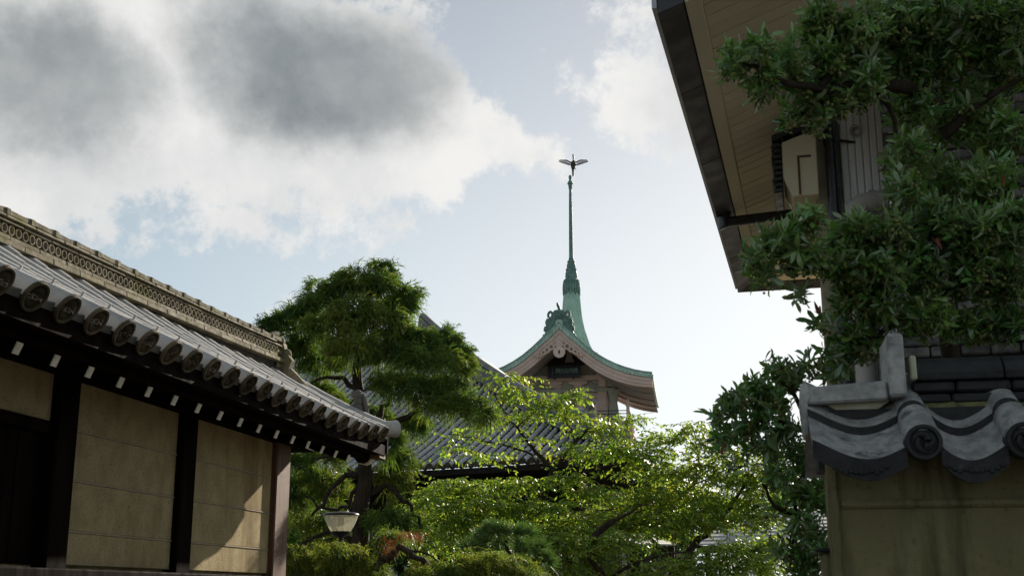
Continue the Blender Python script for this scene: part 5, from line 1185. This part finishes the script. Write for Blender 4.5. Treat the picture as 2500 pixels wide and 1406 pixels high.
# ---------------------------------------------------------------- glossy evergreen in front of the house
ED = 3.98
VOL = [(1790, 150, 34, 28, 16, -.2), (1845, 125, 40, 40, 24, -.2), (1865, 200, 36, 30, 18, -.2), (1920, 150, 50, 50, 38, -.1), (1950, 235, 45, 38, 24), (1925, 285, 30, 16, 8), (2000, 50, 50, 50, 40), (2010, 160, 60, 60, 50), (2030, 250, 45, 34, 22), (1990, 300, 24, 14, 6), (2090, 80, 70, 70, 60), (2110, 200, 50, 50, 40),
       (2200, 60, 90, 60, 74, .1), (2320, 50, 100, 60, 78, .1), (2440, 60, 80, 70, 70, .1), (2210, 160, 70, 50, 52, .2), (2330, 150, 80, 50, 56, .2), (2460, 150, 60, 50, 40, .2), (2220, 270, 50, 50, 38, .2), (2330, 300, 70, 60, 36, .3), (2450, 330, 70, 60, 40, .2), (2400, 240, 70, 50, 24, .3), (2210, 370, 40, 40, 22, .1), (2280, 430, 70, 50, 42, .2), (2400, 440, 80, 50, 54),
       (2195, 470, 36, 34, 18), (2260, 540, 70, 50, 56), (2360, 560, 80, 50, 66, -.1), (2460, 550, 60, 60, 56, -.1), (2150, 575, 60, 34, 36, -.1), (2070, 570, 50, 26, 22, -.1), (1965, 545, 45, 26, 22, -.2), (1900, 580, 44, 34, 26, -.2), (1850, 625, 28, 26, 15, -.2), (1870, 670, 24, 18, 8, -.2), (1955, 620, 50, 34, 32, -.2), (2040, 640, 55, 36, 36, -.1), (2130, 660, 70, 44, 56, -.1),
       (2240, 660, 70, 50, 62), (2350, 670, 80, 50, 62), (2460, 680, 60, 50, 46), (2070, 725, 40, 30, 26), (2140, 750, 60, 40, 44), (2250, 770, 70, 40, 44), (2370, 790, 80, 30, 36, .1), (2470, 790, 50, 30, 24, .1), (1945, 725, 18, 14, 4, -.1), (2010, 780, 18, 22, 6), (2070, 820, 36, 26, 20, .1), (2120, 840, 40, 26, 22, .1), (2010, 860, 14, 16, 4, .1), (2040, 895, 34, 18, 14, .2),
       (1960, 890, 26, 18, 8, .3), (1900, 900, 34, 22, 14, .3), (1850, 945, 34, 26, 16, .3), (1800, 975, 34, 22, 15, .3), (1755, 1010, 26, 16, 8, .3), (1880, 985, 45, 30, 24, .3), (1930, 930, 26, 22, 12, .4), (1840, 1035, 50, 30, 22, .3), (1780, 1060, 30, 24, 10, .3), (1915, 1050, 36, 34, 22, .4), (1860, 1100, 46, 30, 16, .3), (1940, 1120, 30, 40, 22, .4), (1795, 1120, 18, 16, 3, .3), (1900, 1170, 40, 30, 12, .3),
       (1960, 1200, 30, 40, 22, .4), (1890, 1240, 26, 20, 5, .4), (1955, 1280, 40, 34, 20, .4), (1985, 1330, 26, 40, 20, .4), (1930, 1350, 45, 30, 16, .4), (1970, 1390, 34, 20, 14, .4), (1990, 1100, 12, 50, 18, .45), (2005, 1210, 10, 50, 14, .45)]
eg = thing('evergreen_tree', 'large glossy leaved evergreen with clusters of green berries over the garden wall', 'tree', (atD(2330, 1000, ED + .1).x, atD(2330, 1000, ED + .1).y, 0))
b = MB(); limb(b, [(2340, 2600), (2330, 1500), (2320, 900), (2300, 600), (2290, 350), (2300, 120)], ED + .45, .05, .018, 10, .01); part('trunk', b, eg, 'bark', smooth=60)
for pts, r0 in [([(2290, 260, .2), (2200, 205, .1), (2090, 215), (2000, 215, -.1), (1900, 185, -.2), (1800, 150, -.25)], .030), ([(2300, 330, .2), (2400, 240, .15), (2500, 190, .1)], .025), ([(2060, 215), (1985, 265), (1940, 295)], .012), ([(2310, 640, .2), (2200, 620, .1), (2090, 640), (1990, 650, -.1), (1880, 665, -.2)], .026), ([(2310, 700, .2), (2400, 640, .1), (2480, 600, -.1)], .024), ([(2315, 800, .2), (2200, 790, .1), (2100, 830)], .020),
                ([(2320, 1150, .35), (2150, 1090, .5), (2000, 1060, .45), (1900, 1020, .35), (1820, 990, .3)], .026), ([(2000, 1060, .45), (1960, 1150, .45), (1940, 1260, .4), (1930, 1360, .4)], .016), ([(2000, 1060, .45), (1930, 960, .3), (1900, 905, .3)], .014), ([(2000, 215, -.1), (2060, 120), (2080, 40)], .014), ([(1900, 185, -.2), (1870, 140, -.2), (1850, 110, -.2)], .008), ([(1940, 1260, .4), (1890, 1230, .35), (1860, 1180, .3)], .010), ([(2300, 450, .2), (2380, 420, .1), (2460, 420)], .02), ([(2140, 210), (2180, 300, .1), (2190, 380, .1)], .014)]:
    b = MB(); limb(b, pts, ED, r0, .004, 6, .006); part('branch', b, eg, 'bark', smooth=60)
# one leaf: obovate, gently folded and curled
def leaf_mesh(name):
    xs2 = [0, .12, .35, .6, .82, 1.0]; ws = [.02, .05, .10, .145, .125, .0]; V_ = []; Fq = []
    for x, w in zip(xs2, ws): c = .06 * math.sin(x * 3) - .10 * x * x; V_ += [(x, -w, c + w * .35), (x, 0, c), (x, w, c + w * .35)]
    for i in range(5):
        a = i * 3; Fq += [(a + 3, a + 4, a + 1, a), (a + 4, a + 5, a + 2, a + 1)]
    return np.array(V_), np.array(Fq)
LV, LF = leaf_mesh('leaf')
LP = []; LX = []; LZ = []; LL = []; BP = []; TW = []
for v in VOL:
    px_, py_, rx, ry, n = v[:5]; D = ED + (v[5] if len(v) > 5 else 0); P, bb = volume(px_, py_, rx, ry, D, .10 + rx * D / F * .6, max(2, int(n * (1.45 if px_ > 2150 else 1.15))), .1)
    ax = unit(.6 * (RV * bb[:, :1]) - .45 * HV * (.3 + np.abs(bb[:, 1:2])) + np.array([0, 0, .55]) - RV * .25 + .45 * rng.normal(size=(len(P), 3)))
    for p, a in zip(P, ax):
        a = Vector(a); p = Vector(p); u = a.orthogonal().normalized(); w = a.cross(u); nl = random.randint(5, 11); ph = random.random() * 6.28; rs_ = random.uniform(.65, 1.2)
        TW.append((p - a * random.uniform(.02, .05) + Vector(rng.normal(size=3)) * .008, p))
        for i in range(nl):
            t = ph + i * 2.4; o = (u * math.cos(t) + w * math.sin(t)); lift_ = random.uniform(-.1, 1.5); d = (o + a * lift_).normalized(); nz = (a - d * a.dot(d)).normalized(); nz = (nz + Vector(rng.normal(size=3)) * .35).normalized()
            LP.append(p - a * random.uniform(0, .045)); LX.append((d + Vector(rng.normal(size=3)) * .12).normalized()); LZ.append(nz); LL.append(random.uniform(.040, .064) * rs_)
        if random.random() < .4:
            q = p - a * .03
            for i in range(random.randint(5, 9)): BP.append(q + Vector(rng.normal(size=3)) * .011)
LP, LX, LZ, LL = np.array(LP), np.array(LX), np.array(LZ), np.array(LL)
vw = unit(LP - np.array(O_)); size = LL / np.linalg.norm(LP - np.array(O_), axis=1) * (.35 + np.abs(np.sum(vw * LZ, 1))) ; pj = np.array([proj(p)[:2] for p in LP])
inside = (pj[:, 0] > 20) & (pj[:, 0] < 2480) & (pj[:, 1] > 20) & (pj[:, 1] < 1390) & ~((pj[:, 0] > 1990) & (pj[:, 1] > 840))
depth = np.linalg.norm(LP - np.array(O_), axis=1); score = np.where(inside, size * (1 - .8 * (depth > np.quantile(depth, .45))), -1)
big = np.argsort(-score)[:300]; isbig = np.zeros(len(LP), bool); isbig[big] = True
def leaf_inst(idx):
    X = LX[idx]; Z = LZ[idx] - X * np.sum(LZ[idx] * X, 1, keepdims=True); Z = unit(Z); Y = np.cross(Z, X); L_ = LL[idx][:, None, None]
    wy = .6 + .5 * rng.random((len(idx), 1, 1)); cz = -1 + 3.5 * rng.random((len(idx), 1, 1))
    V_ = LP[idx][:, None, :] + L_ * (LV[None, :, :1] * X[:, None] + wy * LV[None, :, 1:2] * Y[:, None] + cz * LV[None, :, 2:] * Z[:, None])
    F_ = (np.arange(len(idx)) * len(LV))[:, None, None] + LF[None]; return V_.reshape(-1, 3), F_.reshape(-1, 4)
rest_ = np.where(~isbig)[0]
part('crown', npmesh('crown', *leaf_inst(rest_), 'gloss', True), eg, kind='stuff')
lme = npmesh('leaf', LV, LF, 'gloss', True)
for i in big:
    mx = frame(LP[i], LX[i], LZ[i]) @ Matrix.Diagonal((LL[i], LL[i] * random.uniform(.7, 1.1), LL[i] * random.uniform(.3, 2.2), 1)); part('leaf', lme, eg, mx=mx)
rme = npmesh('red_leaf', LV, LF, 'redleaf', True)
for (x_, y_, D_) in [(2168, 895, 4.1), (2172, 880, 4.12), (2452, 455, 3.85), (1768, 1080, 4.2), (1988, 735, 3.85), (2300, 610, 3.8)]:
    part('red_leaf', rme, eg, mx=frame(atD(x_, y_, D_), (random.uniform(-.4, .4), .1, random.choice((-1, 1))), (-.4, -.8, .3)) @ Matrix.Scale(.045, 4))
Pa = np.array([t[0] for t in TW]); Pb = np.array([t[1] for t in TW]); dd = Pb - Pa; Ln = np.linalg.norm(dd, axis=1, keepdims=True)
tv = [ribbons(Pa, unit(dd), Ln, np.zeros((len(Pa), 1)), .0022 * np.ones((len(Pa), 1)), 1) for _ in range(2)]; part('twig', npmesh('twig', *cat_(tv), 'bark'), eg, kind='stuff')
bm_ = MB(); bm_.ell((0, 0, 0), 1, 6, 4); bv = np.array(bm_.v); bf = np.array(bm_.f); BP = np.array(BP); rb = .0045 + .0025 * rnd(len(BP))
part('berry_cluster', npmesh('berry_cluster', (BP[:, None] + rb[:, None] * bv[None]).reshape(-1, 3), ((np.arange(len(BP)) * len(bv))[:, None, None] + bf[None]).reshape(-1, 4), 'berry', True), eg, kind='stuff')

# ---------------------------------------------------------------- lamp
LD = 14.0
M['lamp_black'] = mat('lamp_black_metal', (.02, .02, .02), (.014, .014, .014), .4, 9, .5, spec=.5)
def glass_mat():
    m = bpy.data.materials.new('frosted_lamp_glass'); m.use_nodes = True; nt = m.node_tree; b = nt.nodes['Principled BSDF']; b.inputs['Base Color'].default_value = (.85, .84, .76, 1); b.inputs['Roughness'].default_value = .25
    t = nt.nodes.new('ShaderNodeBsdfTransparent'); t.inputs[0].default_value = (.95, .94, .86, 1); tl = nt.nodes.new('ShaderNodeBsdfTranslucent'); tl.inputs[0].default_value = (.92, .90, .80, 1)
    m1 = nt.nodes.new('ShaderNodeMixShader'); m1.inputs[0].default_value = .6; m2 = nt.nodes.new('ShaderNodeMixShader'); m2.inputs[0].default_value = .35
    nt.links.new(b.outputs[0], m1.inputs[1]); nt.links.new(tl.outputs[0], m1.inputs[2]); nt.links.new(m1.outputs[0], m2.inputs[1]); nt.links.new(t.outputs[0], m2.inputs[2]); nt.links.new(m2.outputs[0], nt.nodes['Material Output'].inputs[0]); return m
M['lamp_glass'] = glass_mat(); M['tube_white'] = mat('lamp_tube', (.75, .73, .62), (.68, .66, .55), .5)
lc = atD(832, 1280, LD); k = LD / F
def lz(py_): return atD(832, py_, LD).z
lamp = thing('street_lamp', 'garden lamp with inverted cone glass and flat black cap under the cypress', 'lamp', (lc.x, lc.y, 0))
part('pole', MB().tube([(lc.x, lc.y, 0), (lc.x, lc.y, lz(1306))], .028, 12), lamp, 'lamp_black', smooth=60)
part('cup', MB().lathe([(5 * k, lz(1322)), (7 * k, lz(1312)), (22 * k, lz(1304)), (25 * k, lz(1297)), (20 * k, lz(1296)), (.01, lz(1297))], (lc.x, lc.y, 0), (0, 0, 1), 24, False), lamp, 'lamp_black', smooth=50)
part('shade', MB().lathe([(24 * k, lz(1297)), (31 * k, lz(1285)), (37 * k, lz(1272)), (42 * k, lz(1257)), (41 * k, lz(1257)), (36 * k, lz(1272)), (30 * k, lz(1285)), (23 * k, lz(1297))], (lc.x, lc.y, 0), (0, 0, 1), 32, False), lamp, 'lamp_glass', smooth=60)
part('cap', MB().lathe([(42 * k, lz(1258)), (44 * k, lz(1256)), (43 * k, lz(1253)), (34 * k, lz(1250)), (12 * k, lz(1248)), (.005, lz(1247.5))], (lc.x, lc.y, 0), (0, 0, 1), 32, False), lamp, 'lamp_black', smooth=50)
for s in (-1, 1): part('tube', MB().tube([(lc.x + s * 4 * k, lc.y, lz(1297)), (lc.x + s * 4 * k, lc.y, lz(1260))], 3 * k, 10), lamp, 'tube_white', smooth=60)

# ---------------------------------------------------------------- garden shelter with slatted roof
M['slat_grey'] = mat('weathered_slat', (.42, .41, .38), (.32, .31, .29), .7, 5, .7, .2, 20, rand=.1)
SD = 26.0
sh = thing('garden_shelter', 'low shelter with pale slatted roof behind the cherry trees', 'shelter', atD(1760, 1400, SD).xy.to_3d())
pA, pB = atD(1700, 1330, SD), atD(2010, 1298, SD - 1.0); al = (pB - pA); al.z = 0; L_ = al.length; al.normalize(); bk = Vector((-al.y, al.x, 0)); z0 = pA.z - .05
for i in range(9):
    o = pA + bk * (.26 * i) + Vector((0, 0, .09 * i)); b = MB(); b.hexa([o, o + al * L_, o + al * L_ + bk * .24 + Vector((0, 0, .07)), o + bk * .24 + Vector((0, 0, .07)), o + Vector((0, 0, .03)), o + al * L_ + Vector((0, 0, .03)), o + al * L_ + bk * .24 + Vector((0, 0, .10)), o + bk * .24 + Vector((0, 0, .10))]); part('roof_slat', b, sh, 'slat_grey')
b = MB(); o = pA + Vector((0, 0, -.16)); b.hexa([o, o + al * L_, o + al * L_ + bk * .1, o + bk * .1] + [q + Vector((0, 0, .15)) for q in (o, o + al * L_, o + al * L_ + bk * .1, o + bk * .1)]); part('beam', b, sh, 'hall_wall')
for t in (.08, .5, .92): p = pA + al * L_ * t + bk * .1; part('post', MB().box((p.x - .06, p.y - .06, 0), (p.x + .06, p.y + .06, p.z - .02)), sh, 'hall_wall')
SD = 24.0
sh = thing('gate_shelter', 'small roofed gate with pale eave boards and slim posts behind the cherry trunk', 'shelter', atD(1590, 1400, SD).xy.to_3d())
pA, pB = atD(1545, 1330, SD), atD(1650, 1322, SD + .3); al = (pB - pA); al.z = 0; L_ = al.length; al.normalize(); bk = Vector((-al.y, al.x, 0))
for i in range(5):
    o = pA + bk * (.22 * i) + Vector((0, 0, .05 * i)); b = MB(); b.hexa([o, o + al * L_, o + al * L_ + bk * .2 + Vector((0, 0, .045)), o + bk * .2 + Vector((0, 0, .045)), o + Vector((0, 0, .03)), o + al * L_ + Vector((0, 0, .03)), o + al * L_ + bk * .2 + Vector((0, 0, .075)), o + bk * .2 + Vector((0, 0, .075))]); part('roof_slat', b, sh, 'slat_grey')
for px_, w_, m in ((1553, .10, 'hall_wall'), (1524, .035, 'slat_grey'), (1365, .045, 'slat_grey'), (1640, .06, 'hall_wall')):
    p = atD(px_, 1370, SD); part('post', MB().box((p.x - w_, p.y - w_, 0), (p.x + w_, p.y + w_, atD(px_, 1333, SD).z)), sh, m)
